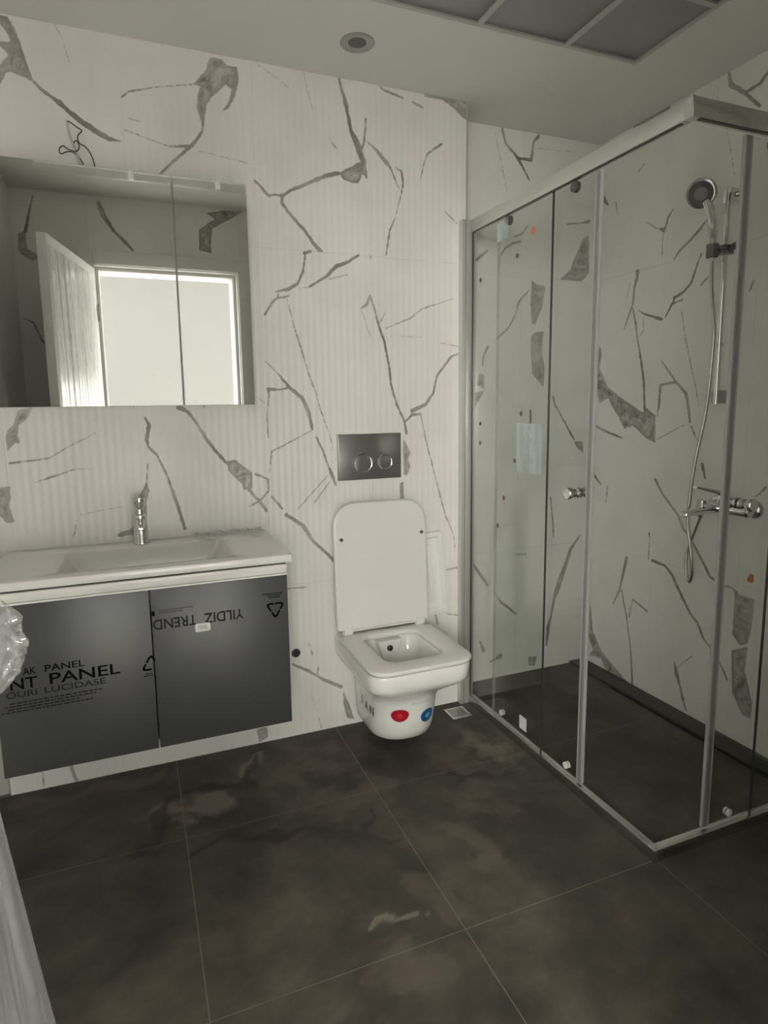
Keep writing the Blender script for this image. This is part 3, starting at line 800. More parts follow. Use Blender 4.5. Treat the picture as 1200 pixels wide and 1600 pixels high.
for x in sx[1:-1]:
    box('ceiling_strip', x - 0.009, x + 0.009, CY0 + 0.008, CY1 - 0.008, H - 0.002, H + 0.004, M_CEILSTRIP, ce)
for y in sy[1:-1]:
    for i in range(5):
        box('ceiling_strip', sx[i + 1] + 0.009, sx[i] - 0.009, y - 0.009, y + 0.009, H - 0.002, H + 0.004, M_CEILSTRIP, ce)
for a in ((CX0, CX1, CY1 - 0.008, CY1 + 0.006), (CX0, CX1, CY0 - 0.006, CY0 + 0.008), (CX0 - 0.006, CX0 + 0.008, CY0, CY1), (CX1 - 0.008, CX1 + 0.006, CY0, CY1)):
    box('ceiling_edge_strip', *a, H - 0.002, H + 0.004, M_CEILSTRIP, ce)

# door casing, leaf
bm = bmesh.new()
w = 0.075
for (y0, y1) in ((YD - 0.001, YD + 0.014), (YD - 0.216, YD - 0.201)):
    add_box(bm, OX0 - w, OX0 - 0.006, y0, y1, 0, OZ + w, 0.003)
    add_box(bm, OX1 + 0.006, OX1 + w, y0, y1, 0, OZ + w, 0.003)
    add_box(bm, OX0 - 0.006, OX1 + 0.006, y0, y1, OZ + 0.006, OZ + w, 0.003)
cas = from_bm('trim_2', bm, M_GREYTRIM, None, 38); cas['kind'] = 'structure'; cas['label'] = 'grey-white casing around the doorway'
bm = bmesh.new()
for x0, x1, z0, z1 in ((OX0 - 0.02, OX0 + 0.0, 0, OZ + 0.02), (OX1, OX1 + 0.02, 0, OZ + 0.02), (OX0, OX1, OZ, OZ + 0.02)):
    add_box(bm, x0, x1, YD - 0.2, YD, z0, z1)
for x0, x1, z0, z1 in ((OX0, OX0 + 0.018, 0, OZ), (OX1 - 0.018, OX1, 0, OZ), (OX0 + 0.018, OX1 - 0.018, OZ - 0.018, OZ)):
    add_box(bm, x0, x1, YD - 0.19, YD - 0.045, z0, z1, 0.003)
jam = from_bm('trim_3', bm, M_DOORWHITE, None, 38); jam['kind'] = 'structure'; jam['label'] = 'white stepped door jamb lining'

HX, HY = -1.383, -1.826                           # hinge, leaf swings into the room
LEAF = 0.70
ang = math.atan2(-1.145 - HY, -1.540 - HX)
MD = Matrix.Translation((HX, HY, 0)) @ Matrix.Rotation(ang, 4, 'Z')   # local x along the leaf, local -y towards the doorway side
door = s_box('door_1', 0.0, LEAF, 0.0, 0.04, 0.008, 2.012, M_DOORWHITE, M=MD, bevel=0.002)
door['label'] = 'white door leaf standing open into the bathroom'
def dl(x, y, z): return MD @ Vector((x, y, z))
for s in (-1, 1):
    hb = bmesh.new()
    yf = -0.0 if s < 0 else 0.04
    add_tube(hb, [dl(LEAF - 0.06, yf, 0.99), dl(LEAF - 0.06, yf + s * 0.008, 0.99)], 0.026, 20)
    add_tube(hb, [dl(LEAF - 0.06, yf + s * 0.008, 0.99), dl(LEAF - 0.06, yf + s * 0.05, 0.99)], 0.009, 12)
    add_tube(hb, catmull([dl(LEAF - 0.055, yf + s * 0.05, 0.99), dl(LEAF - 0.10, yf + s * 0.052, 0.99), dl(LEAF - 0.18, yf + s * 0.045, 0.985)], 5), 0.009, 12)
    from_bm('door_handle', hb, M_CHROME, door, 40)
for z in (0.25, 1.0, 1.78):
    tube('hinge', [dl(-0.004, -0.004, z - 0.045), dl(-0.004, -0.004, z + 0.045)], 0.007, M_CHROME, door, 10)

# the hall beyond the doorway, with unseen windows added to light the bathroom
HY0 = -4.55
s_box('floor_hall', -3.6, 2.4, HY0, YD - 0.2, -0.12, 0.0, M_HALLFLOOR)
s_box('ceiling_hall', -3.6, 2.4, HY0, YD - 0.2, 2.75, 2.85, M_PAINT)
s_box('wall_hall_side_west', -3.75, -3.6, HY0, YD - 0.2, 0, 2.75, M_HALL)
s_box('wall_hall_side_east', 2.4, 2.55, HY0, YD - 0.2, 0, 2.75, M_HALL)
bm = bmesh.new()
add_box(bm, -3.6, XL - 0.15, YD - 0.2, YD - 0.05, 0, 2.75)
add_box(bm, XR + 0.15, 2.4, YD - 0.2, YD - 0.05, 0, 2.75)
add_box(bm, XL - 0.15, XR + 0.15, YD - 0.2, YD - 0.05, H + 0.10, 2.75)
o = from_bm('wall_hall_near', bm, M_HALL); o['kind'] = 'structure'
ADDED_WINS = ((-3.45, -1.75, 0.95, 2.35), (-1.62, 0.17, 0.06, 1.19), (0.30, 2.25, 0.06, 1.60))  # unseen windows added as light sources, outside the mirror's view
bm = bmesh.new()
xs = [-3.6, ADDED_WINS[0][0], ADDED_WINS[0][1], ADDED_WINS[1][0], ADDED_WINS[1][1], ADDED_WINS[2][0], ADDED_WINS[2][1], 2.4]
for a, b in ((0, 1), (2, 3), (4, 5), (6, 7)): add_box(bm, xs[a], xs[b], HY0 - 0.15, HY0, 0, 2.75)
for x0, x1, z0, z1 in ADDED_WINS:
    add_box(bm, x0, x1, HY0 - 0.15, HY0, 0, z0); add_box(bm, x0, x1, HY0 - 0.15, HY0, z1, 2.75)
o = from_bm('wall_hall_far', bm, M_HALL); o['kind'] = 'structure'
for k, (x0, x1, z0, z1) in enumerate(ADDED_WINS):
    bm = bmesh.new()
    xm = (x0 + x1) / 2
    for a in ((x0, x0 + 0.06, z0, z1), (x1 - 0.06, x1, z0, z1), (xm - 0.04, xm + 0.04, z0, z1)): add_box(bm, a[0], a[1], HY0 - 0.10, HY0 - 0.04, a[2], a[3], 0.003)
    for a in ((z0, z0 + 0.06), (z1 - 0.06, z1)):
        add_box(bm, x0 + 0.06, xm - 0.04, HY0 - 0.10, HY0 - 0.04, *a); add_box(bm, xm + 0.04, x1 - 0.06, HY0 - 0.10, HY0 - 0.04, *a)
    wf = from_bm('added_window_%d' % (k + 1), bm, M_DOORWHITE, None, 38); wf['kind'] = 'structure'
    box('pane', x0 + 0.055, xm - 0.035, HY0 - 0.075, HY0 - 0.065, z0 + 0.055, z1 - 0.055, M_DIMPANE if k == 1 else M_BRIGHTPANE, wf)  # glowing pane added as a light source, the middle one dimmer
    box('pane', xm + 0.035, x1 - 0.055, HY0 - 0.075, HY0 - 0.065, z0 + 0.055, z1 - 0.055, M_DIMPANE if k == 1 else M_BRIGHTPANE, wf)

# ------------------------------------------------------------------ mirror cabinet
MX0, MX1, MY, MZ0, MZ1, MG = -1.662, -0.8655, -0.125, 1.2664, 1.957, -1.091
mc = thing('mirror_cabinet', ((MX0 + MX1) / 2, 0, MZ0), 'wall-hung bathroom cabinet with mirrored doors above the washbasin', 'mirror cabinet')
box('cabinet_body', MX0, MX1, MY + 0.020, -0.001, MZ0 + 0.002, MZ1 - 0.002, M_WHITE, mc, 0.002)
for x0, x1 in ((MX0, MG - 0.002), (MG + 0.002, MX1)):
    d = box('cabinet_door', x0, x1, MY + 0.0045, MY + 0.0185, MZ0, MZ1, M_WHITE, mc, 0.001)
    box('mirror_pane', x0, x1, MY, MY + 0.004, MZ0, MZ1, M_MIRROR, d, 0.0012, 1)
ls = box('light_strip', -1.462, MX1 - 0.004, MY - 0.007, MY - 0.0002, MZ1 - 0.028, MZ1 - 0.004, thin_glass('strip_acrylic', (0.93, 0.94, 0.93), 0.05, 1.45, 0.10), mc, 0.002)
ls['label'] = 'translucent strip along the upper edge of the mirror'
for x in (-1.205, -0.955):
    box('strip_clip', x - 0.008, x + 0.008, MY - 0.010, MY - 0.0002, MZ1 - 0.026, MZ1 - 0.002, M_PLASTIC, ls, 0.002)
for x in (-1.245, -1.03):
    tube('hinge_screw', [(x, MY + 0.012, MZ0 - 0.007), (x, MY + 0.012, MZ0 + 0.001)], 0.004, M_CHROME, mc, 10)

# ------------------------------------------------------------------ loose wires above the cabinet
tag(tube('electric_wire', catmull([(-1.372, -0.001, 2.120), (-1.362, -0.012, 2.112), (-1.345, -0.014, 2.100), (-1.333, -0.015, 2.092), (-1.345, -0.016, 2.075),
     (-1.342, -0.018, 2.055), (-1.325, -0.018, 2.045), (-1.312, -0.02, 2.025), (-1.304, -0.022, 1.995), (-1.303, -0.022, 1.965)], 6), 0.0017, M_BROWNWIRE),
    'dark wire hanging in a wave from the wall down behind the mirror cabinet', 'wire')
w2 = tube('electric_wire', catmull([(-1.326, -0.012, 1.96), (-1.335, -0.012, 1.995), (-1.352, -0.013, 2.022), (-1.372, -0.016, 2.028), (-1.395, -0.018, 2.018), (-1.398, -0.02, 2.030),
     (-1.388, -0.02, 2.040), (-1.372, -0.02, 2.032), (-1.352, -0.018, 2.030), (-1.343, -0.016, 2.045), (-1.349, -0.014, 2.062), (-1.358, -0.012, 2.054), (-1.352, -0.012, 2.032)], 6), 0.0016, M_WIRE)
tag(w2, 'curled blue-black wire end sticking up over the mirror cabinet', 'wire')
tag(tube('cable_sheath', catmull([(-1.372, -0.003, 2.118), (-1.368, -0.012, 2.085), (-1.360, -0.014, 2.05), (-1.345, -0.014, 2.0), (-1.342, -0.014, 1.965)], 5), 0.003, M_CABLEWHITE),
    'pale cable sheath hanging between the dark wires above the mirror cabinet', 'cable')

# ------------------------------------------------------------------ vanity
VX0, VX1, VY, VZ0, VZ1, VG = -1.629, -0.8423, -0.4025, 0.2779, 0.7519, -1.2355
vt = thing('vanity_cabinet', ((VX0 + VX1) / 2, 0, VZ0), 'wall-hung vanity unit with two grey film-covered doors under the white basin', 'vanity')
bm = bmesh.new()
add_box(bm, VX0, VX0 + 0.016, VY + 0.02, -0.002, VZ0 + 0.002, 0.7905)
add_box(bm, VX1 - 0.016, VX1, VY + 0.02, -0.002, VZ0 + 0.002, 0.7905)
add_box(bm, VX0 + 0.016, VX1 - 0.016, VY + 0.02, -0.002, VZ0 + 0.002, VZ0 + 0.018)
add_box(bm, VX0 + 0.016, VX1 - 0.016, -0.018, -0.002, VZ0 + 0.018, 0.789)
from_bm('cabinet_body', bm, M_WHITE, vt)
# white grip rail over the doors: flat face, recessed groove, thin lip
bm = bmesh.new()
add_box(bm, VX0, VX1, VY - 0.004, VY + 0.018, 0.7735, 0.7868, 0.0015)
add_box(bm, VX0, VX1, VY - 0.004, VY + 0.012, 0.7535, 0.7585, 0.0008)
add_box(bm, VX0, VX1, VY - 0.001, VY + 0.018, 0.7690, 0.7733, 0.0008)
from_bm('grip_rail', bm, M_WHITE, vt, 38)
box('painted_gap_shade', VX0 + 0.002, VX1 - 0.002, VY + 0.008, VY + 0.018, 0.7869, 0.7958, M_BLACK, vt)  # black strip painted in for the shade under the basin edge
box('grip_groove', VX0 + 0.001, VX1 - 0.001, VY + 0.006, VY + 0.018, 0.7587, 0.7688, simple('shaded_rail_white', (0.7, 0.7, 0.68), 0.4), vt)  # the rail's white made darker to paint shade into the groove
doors = []
for x0, x1 in ((VX0, VG - 0.0016), (VG + 0.0016, VX1)):
    doors.append(box('cabinet_door', x0, x1, VY, VY + 0.018, VZ0, VZ1, M_FILM, vt, 0.001))
    doors[-1]['label'] = 'door front under shiny grey protective film'
TM = lambda x, z, rot=0.0, sc=1.0: Matrix.Translation((x, VY - 0.0004, z)) @ Matrix.Rotation(math.pi / 2, 4, 'X') @ Matrix.Rotation(rot, 4, 'Z')
L_, R_ = doors
TY = VY - 0.0003
for wd_, x0, x1, z0, cap, mt in (('AK', -1.562, -1.531, 0.560, 0.019, M_INK), ('PANEL', -1.510, -1.413, 0.5605, 0.019, M_INK),
                                 ('NT', -1.594, -1.530, 0.522, 0.031, M_INK), ('PANEL', -1.501, -1.325, 0.5235, 0.031, M_INK),
                                 ('OURI', -1.606, -1.533, 0.500, 0.017, M_GREYINK), ('LUCIDASE', -1.515, -1.364, 0.5005, 0.017, M_GREYINK)):
    text_fit('print_lettering', wd_, x0, x1, z0, cap, TY, mt, L_)
for k, (a, b, z) in enumerate(((-1.60, -1.375, 0.485), (-1.61, -1.39, 0.477), (-1.605, -1.43, 0.469), (-1.62, -1.40, 0.461))):
    bm = bmesh.new(); x = a; rnd = random.Random(k)
    while x < b:
        l = rnd.uniform(0.004, 0.016); zz = z + 0.02 * 0 + (x - a) * 0.012
        add_box(bm, x, min(x + l, b), VY - 0.0006, VY - 0.0002, zz - 0.0018, zz + 0.0018); x += l + 0.003
    from_bm('small_print', bm, M_GREYINK, L_)
text_fit('print_lettering', 'YILDIZ', -1.091, -0.977, 0.6345, 0.030, TY, M_GREYINK, R_, True)
text_fit('print_lettering', 'TREND', -1.231, -1.112, 0.6345, 0.030, TY, M_GREYINK, R_, True)
def recycle(cx, cz, s, rot, parent, skip=()):
    """three bent arrows chasing round a triangle"""
    for k in range(3):
        if k in skip: continue
        bm = bmesh.new()
        a = rot + k * 2 * math.pi / 3
        def pt(u, v):
            return Vector((cx + s * (u * math.cos(a) - v * math.sin(a)), VY - 0.0006, cz + s * (u * math.sin(a) + v * math.cos(a))))
        path = [pt(-0.42, 0.28), pt(-0.16, 0.74), pt(0.0, 0.86), pt(0.16, 0.74), pt(0.34, 0.42)]
        for p, q in zip(path[:-1], path[1:]):
            d = (q - p).normalized(); n = Vector((-d.z, 0, d.x)) * s * 0.10; e = d * s * 0.05
            vv = [bm.verts.new(c) for c in (p - e - n, q + e - n, q + e + n, p - e + n)]
            bm.faces.new(vv)
        from_bm('recycling_mark', bm, M_INK, parent)
recycle(-0.882, 0.652, 0.030, math.pi, R_)
recycle(-1.243, 0.535, 0.028, 0.0, L_, skip=(2,))
for z, x0, x1 in ((0.693, -0.905, -0.862), (0.699, -0.92, -0.858), (0.687, -0.90, -0.866)):
    box('small_print', x0, x1, VY - 0.0006, VY - 0.0002, z - 0.0016, z + 0.0016, M_GREYINK, R_)
for z, x0, x1 in ((0.509, -1.262, -1.241), (0.503, -1.266, -1.240)):
    box('small_print', x0, x1, VY - 0.0006, VY - 0.0002, z - 0.0012, z + 0.0012, M_GREYINK, L_)
box('print_block', -1.2325, -1.225, VY - 0.0006, VY - 0.0002, 0.676, 0.690, M_INK, R_)
for z, x0, x1 in ((0.690, -1.215, -1.12), (0.683, -1.218, -1.15)):
    box('small_print', x0, x1, VY - 0.0006, VY - 0.0002, z - 0.002, z + 0.002, simple('faint_print', (0.05, 0.05, 0.052), 0.5), R_)
lb = prism('barcode_label', rrect(-1.096, 0.624, 0.0215, 0.0125, 0.004, 4), lambda a, b, t: Vector((a, VY - 0.0002 - t, b)), 0.0006, M_LABEL, R_)
lb['label'] = 'small white label with fine grey lines'
for z in (0.629, 0.625, 0.621):
    box('label_line', -1.110, -1.083, VY - 0.0012, VY - 0.0009, z - 0.0007, z + 0.0007, simple('label_grey', (0.3, 0.3, 0.3), 0.6), lb)

# washbasin top with a sunk rectangular bowl
BX0, BX1, BY0, BZ = -1.642, -0.828, -0.425, 0.8195
bcx, bcy, bhx, bhy = (BX0 + BX1) / 2, BY0 / 2 - 0.001, (BX1 - BX0) / 2, -BY0 / 2 - 0.001
def rl(cx, cy, hx, hy, r, z): return [Vector((a, b, z)) for a, b in rrect(cx, cy, hx, hy, r, 6)]
ix, iy = -1.228, -0.232
bowl = [rl(ix, iy, 0.170, 0.080, 0.03, 0.700), rl(ix, iy, 0.150, 0.07, 0.03, 0.692)]
loops = [rl(bcx, bcy, bhx - 0.02, bhy - 0.004, 0.004, 0.7962), rl(bcx, bcy, bhx - 0.002, bhy - 0.001, 0.006, 0.7966), rl(bcx, bcy, bhx, bhy, 0.006, 0.7982), rl(bcx, bcy, bhx, bhy, 0.006, BZ - 0.004),
         rl(bcx, bcy, bhx - 0.0012, bhy - 0.0012, 0.006, BZ - 0.0012), rl(bcx, bcy, bhx - 0.004, bhy - 0.004, 0.006, BZ),
         rl(ix, iy, 0.243, 0.141, 0.022, BZ), rl(ix, iy, 0.239, 0.137, 0.02, BZ - 0.0015), rl(ix, iy, 0.236, 0.134, 0.02, BZ - 0.006),
         rl(ix, iy, 0.196, 0.115, 0.03, 0.745), rl(ix, iy, 0.178, 0.10, 0.035, 0.712)] + bowl
ub = [rl(ix, iy, 0.150, 0.07, 0.03, 0.686), rl(ix, iy, 0.185, 0.105, 0.035, 0.700), rl(ix, iy, 0.243, 0.14, 0.03, 0.7961)]
wbz = thing('washbasin', (bcx, bcy, 0.79), 'white ceramic washbasin top with a sunk rectangular bowl on the vanity', 'washbasin')
bm = bmesh.new()
add_loft(bm, ub[:2] + [ub[2]] + loops, True, True)
from_bm('basin', bm, M_CERAMIC, wbz, 35)
lathe('drain_cap', [(0.0, 0.0), (0.03, 0.0), (0.031, 0.003), (0.02, 0.006), (0.0, 0.007)], (ix, iy, 0.6922), (0, 0, 1), M_CHROME, wbz)

# faucet
FX, FY = -1.2455, -0.052
fc = thing('basin_faucet', (FX, FY, BZ), 'chrome single-lever faucet on the back ledge of the washbasin', 'faucet')
lathe('faucet_body', [(0.0255, 0), (0.0255, 0.004), (0.0235, 0.007), (0.0222, 0.05), (0.0205, 0.085), (0.0195, 0.094), (0.012, 0.098)], (FX, FY, BZ + 0.0003), (0, 0, 1), M_CHROME, fc, 28)
bm = bmesh.new()
sp = []
for t, hw, hh, z in ((0.0, 0.014, 0.012, 0.894), (0.05, 0.0135, 0.010, 0.896), (0.095, 0.0125, 0.0075, 0.893), (0.112, 0.012, 0.0065, 0.8905), (0.120, 0.010, 0.005, 0.889), (0.124, 0.006, 0.0025, 0.888)):
    sp.append([Vector((FX + a, FY - t, z + b)) for a, b in rrect(0, 0, hw, hh, 0.7 * hh, 4)])
add_loft(bm, sp)
from_bm('spout', bm, M_CHROME, fc, 40)
lathe('aerator', [(0.009, 0), (0.009, 0.008), (0.007, 0.008)], (FX, FY - 0.103, 0.8775), (0, 0, 1), M_ALU, fc, 16)
lathe('neck', [(0.0125, 0.0), (0.0125, 0.016)], (FX, FY, BZ + 0.097), (0, 0, 1), M_ALU, fc, 20)
lathe('lever_head', [(0.0115, 0), (0.015, 0.005), (0.0195, 0.030), (0.0195, 0.036), (0.017, 0.0385), (0.0, 0.039)], (FX, FY, BZ + 0.112), (0, 0, 1), M_CHROME, fc, 28)
bm = bmesh.new(); add_box(bm, -0.007, 0.007, -0.075, -0.010, -0.0028, 0.0028, 0.002, 2, Matrix.Translation((FX, FY, BZ + 0.148)) @ Matrix.Rotation(math.radians(-7), 4, 'X'))
from_bm('lever', bm, M_CHROME, fc, 38)

# crumpled clear plastic on the basin ledge
def crumple(name, nu, nv, f, mat, parent=None, thick=0.0004):
    bm = bmesh.new()
    g = [[bm.verts.new(f(i / (nu - 1), j / (nv - 1))) for j in range(nv)] for i in range(nu)]
    for i in range(nu - 1):
        for j in range(nv - 1):
            bm.faces.new((g[i][j], g[i + 1][j], g[i + 1][j + 1], g[i][j + 1]))
    o = from_bm(name, bm, mat, parent, 60, recalc=False)
    return o
def nz(x, y, z, s=1.0): return mnoise.noise(Vector((x, y, z)) * s)
def film_f(u, v):
    x = -1.075 + 0.232 * u + 0.010 * nz(u, v, 3, 6); y = -0.006 - 0.125 * v * (0.75 + 0.25 * math.sin(u * 9)) - 0.02 * (1 - u) * v
    h = abs(nz(u, v, 7.7, 9)) * 0.020 + abs(nz(u, v, 1.1, 22)) * 0.009
    edge = 1.0 - 0.85 * max(0, (abs(v - 0.35) - 0.35) / 0.65)
    return Vector((x, min(y, -0.004), BZ + 0.0012 + h * edge))
tag(crumple('plastic_film', 46, 26, film_f, M_LEDGEFILM), 'crumpled clear plastic film lying on the right end of the basin ledge', 'plastic film')

# capped water outlet in the wall
wo = thing('water_outlet', (-0.7285, 0, 0.333), 'small round black water outlet hole in the wall beside the vanity', 'outlet')
lathe('outlet_ring', [(0.0085, 0.0), (0.0165, 0.0), (0.0175, 0.001), (0.0165, 0.0035), (0.0125, 0.0035), (0.0118, 0.001), (0.0085, 0.0008)], (-0.7285, -0.0018, 0.333), (0, -1, 0), M_RUBBER, wo, 24)
lathe('outlet_hole', [(0.0117, 0.0), (0.0117, 0.0012), (0.002, 0.0012)], (-0.7285, -0.0018, 0.333), (0, -1, 0), M_BLACK, wo, 24)

# ------------------------------------------------------------------ flush plate
fp = thing('flush_plate', (-0.418, 0, 0.982), 'dark chrome flush plate with two round buttons on the wall over the toilet', 'flush plate')
box('plate', -0.546, -0.290, -0.0125, -0.002, 0.981, 1.1535, M_PLATE, fp, 0.003)
bm = bmesh.new()
for a in ((-0.5495, -0.2865, 0.9775, 0.9805), (-0.5495, -0.2865, 1.154, 1.157), (-0.5495, -0.5465, 0.9805, 1.154), (-0.2895, -0.2865, 0.9805, 1.154)):
    add_box(bm, a[0], a[1], -0.006, -0.0018, a[2], a[3])
from_bm('plate_surround', bm, M_PLASTIC, fp)
for cx, r in ((-0.4495, 0.0385), (-0.3595, 0.030)):
    b = lathe('flush_button', [(r - 0.004, 0.0), (r - 0.004, 0.004), (r - 0.007, 0.0052), (0.0, 0.0055)], (cx, -0.0125, 1.0445), (0, -1, 0), M_PLATE, fp, 36)
    lathe('button_ring', [(r - 0.0036, 0.0), (r, 0.0), (r + 0.0005, 0.003), (r - 0.0015, 0.0055), (r - 0.0036, 0.0045)], (cx, -0.0126, 1.0445), (0, -1, 0), M_CHROME, b, 36)

# ------------------------------------------------------------------ toilet
TX = -0.402
tl = thing('wall_hung_toilet', (TX, 0, 0.07), 'white wall-hung toilet with its lid raised below the flush plate', 'toilet')
def sect(hx, yf, yb, r, z, n=8):
    return [Vector((a, b, z)) for a, b in rrect(TX, (yf + yb) / 2, hx, (yb - yf) / 2, r, n)]
SECT = [(0.078, -0.245, -0.003, 0.07, 0.062), (0.100, -0.296, -0.003, 0.09, 0.068), (0.115, -0.332, -0.003, 0.105, 0.088), (0.121, -0.350, -0.003, 0.112, 0.120),
        (0.124, -0.360, -0.003, 0.114, 0.175), (0.126, -0.368, -0.003, 0.114, 0.225), (0.130, -0.376, -0.003, 0.110, 0.250), (0.140, -0.390, -0.003, 0.10, 0.272),
        (0.158, -0.418, -0.003, 0.09, 0.294), (0.174, -0.444, -0.003, 0.08, 0.312), (0.1830, -0.457, -0.003, 0.07, 0.326), (0.186, -0.463, -0.003, 0.065, 0.340),
        (0.187, -0.466, -0.003, 0.062, 0.384), (0.185, -0.464, -0.004, 0.06, 0.3885), (0.180, -0.459, -0.006, 0.058, 0.390)]
inner = [(0.118, -0.405, -0.118, 0.045, 0.390), (0.112, -0.400, -0.124, 0.045, 0.384), (0.105, -0.385, -0.135, 0.05, 0.33), (0.085, -0.345, -0.150, 0.05, 0.26), (0.06, -0.300, -0.165, 0.04, 0.215), (0.045, -0.275, -0.175, 0.035, 0.20)]
bm = bmesh.new()
add_loft(bm, [sect(*s) for s in SECT] + [sect(*s) for s in inner])
from_bm('bowl', bm, M_CERAMIC, tl, 45)
# bidet nozzle block at the back of the bowl
bm = bmesh.new()
nb = [(-0.050, 0.386), (0.050, 0.386), (0.038, 0.345), (0.026, 0.318), (-0.026, 0.318), (-0.038, 0.345)]
add_loft(bm, [[Vector((TX - 0.005 + a, -0.120, z)) for a, z in nb], [Vector((TX - 0.005 + a * 0.98, -0.158, z + 0.002)) for a, z in nb], [Vector((TX - 0.005 + a * 0.92, -0.161, z + 0.002)) for a, z in nb]])
nzb = from_bm('nozzle_block', bm, M_CERAMIC, tl, 40)
lathe('bidet_nozzle', [(0.0115, 0), (0.0115, 0.005), (0.0085, 0.009), (0.004, 0.0105), (0.0, 0.0105)], (TX - 0.006, -0.161, 0.360), (0, -1, 0.1), simple('dark_nozzle', (0.10, 0.10, 0.09), 0.15, 0.9), nzb, 18)
# seat ring
def ring(hx, yf, yb, r, z): return sect(hx, yf, yb, r, z)
st = [ring(0.184, -0.463, -0.072, 0.055, 0.3935), ring(0.1885, -0.4685, -0.070, 0.058, 0.396), ring(0.190, -0.470, -0.069, 0.058, 0.402), ring(0.1885, -0.4685, -0.070, 0.058, 0.4075), ring(0.184, -0.464, -0.073, 0.055, 0.4095),
      ring(0.116, -0.402, -0.126, 0.048, 0.4095), ring(0.112, -0.398, -0.130, 0.048, 0.4075), ring(0.110, -0.396, -0.132, 0.047, 0.402), ring(0.112, -0.398, -0.130, 0.048, 0.3935)]
bm = bmesh.new(); add_loft(bm, st + [st[0]], False, False); bmesh.ops.remove_doubles(bm, verts=bm.verts, dist=1e-5)
from_bm('seat', bm, M_PLASTIC, tl, 50)
# raised lid: rounded at the top, leaning back a little
lean = math.radians(3.2)
ML = Matrix.Translation((TX, -0.088, 0.425)) @ Matrix.Rotation(-lean, 4, 'X')
def lid_out(hx, h, rt, rb):
    o = []
    for sx, cy, r, a0 in ((1, h, rt, 0), (-1, h, rt, 90), (-1, 0, rb, 180), (1, 0, rb, 270)):
        for k in range(11):
            a = math.radians(a0 + 9 * k)
            yy = (h - r if cy else r) + r * math.sin(a)
            o.append((sx * (hx - r) + r * math.cos(a), yy))
    return o
lids = []
for off, y in ((0.006, 0.0115), (0.001, 0.0100), (0.0, 0.007), (0.0, -0.003), (0.0012, -0.0065), (0.004, -0.008), (0.010, -0.0082)):
    lids.append([ML @ Vector((a * (1 - off / 0.188), y, off + b * (1 - 2 * off / 0.478))) for a, b in lid_out(0.188, 0.478, 0.088, 0.012)])
bm = bmesh.new(); add_loft(bm, lids)
lid = from_bm('lid', bm, M_PLASTIC, tl, 45)
for x, h in ((-0.160, 0.345), (0.166, 0.347)):
    p = ML @ Vector((x, -0.0083, h))
    lathe('rubber_bumper', [(0.0065, 0.0), (0.0065, 0.004), (0.004, 0.0055), (0.0, 0.006)], p, (0, -1, 0), M_RUBBER, lid, 16)
# hinges
for x in (-0.148, 0.148):
    hb = bmesh.new()
    add_box(hb, TX + x - 0.020, TX + x + 0.020, -0.100, -0.050, 0.3902, 0.4005, 0.002)
    add_tube(hb, [(TX + x - 0.016, -0.092, 0.422), (TX + x + 0.016, -0.092, 0.422)], 0.0155, 18)
    add_box(hb, TX + x - 0.014, TX + x + 0.014, -0.100, -0.070, 0.399, 0.422, 0.002)
    from_bm('hinge', hb, M_PLASTIC, tl, 40)
tube('hinge_bar', [(TX - 0.132, -0.086, 0.4195), (TX + 0.132, -0.086, 0.4195)], 0.0045, M_PLASTIC, tl, 12)

def tub(theta, z, off=0.0012):
    """point on the bowl's outer skin: theta measured from straight ahead (-y), positive to +x"""
    for s0, s1 in zip(SECT[:-1], SECT[1:]):
        if s0[4] <= z <= s1[4]: break
    t = (z - s0[4]) / (s1[4] - s0[4])
    hx, yf, yb, r = [s0[k] + (s1[k] - s0[k]) * t for k in range(4)]
    cy = yf + hx; dx, dy = math.sin(theta), -math.cos(theta)
    best = 0.0
    # march the ray out of the rounded rectangle
    lo, hi = 0.0, 0.6
    for _ in range(40):
        m = (lo + hi) / 2; x, y = m * dx, cy + m * dy
        qx = abs(x) - (hx - r); qy = max((yf + r) - y, 0) if y < yf + r else 0.0
        qx = max(qx, 0.0)
        if math.hypot(qx, qy) < r: lo = m
        else: hi = m
    return Vector((TX + (lo + off) * dx, cy + (lo + off) * dy, z))
def skin_patch(name, th0, z0, outline, mat, off, parent):
    """flat sticker shape laid on the bowl: outline in metres (along the skin, up)"""
    bm = bmesh.new()
    R = (tub(th0 + 0.01, z0, 0) - tub(th0 - 0.01, z0, 0)).length / 0.02
    c = bm.verts.new(tub(th0, z0, off))
    mid = [bm.verts.new(tub(th0 + 0.5 * a / R, z0 + 0.5 * b, off)) for a, b in outline]
    rim = [bm.verts.new(tub(th0 + a / R, z0 + b, off)) for a, b in outline]
    n = len(outline)
    for i in range(n):
        j = (i + 1) % n
        bm.faces.new((c, mid[i], mid[j])); bm.faces.new((mid[i], rim[i], rim[j], mid[j]))
    return from_bm(name, bm, mat, parent, 60)
def egg(rx, rz, n=32):
    o = []
    for k in range(n):
        a = 2 * math.pi * k / n
        o.append((rx * math.cos(a) * (1 + 0.10 * math.sin(a)), rz * math.sin(a)))
    return o

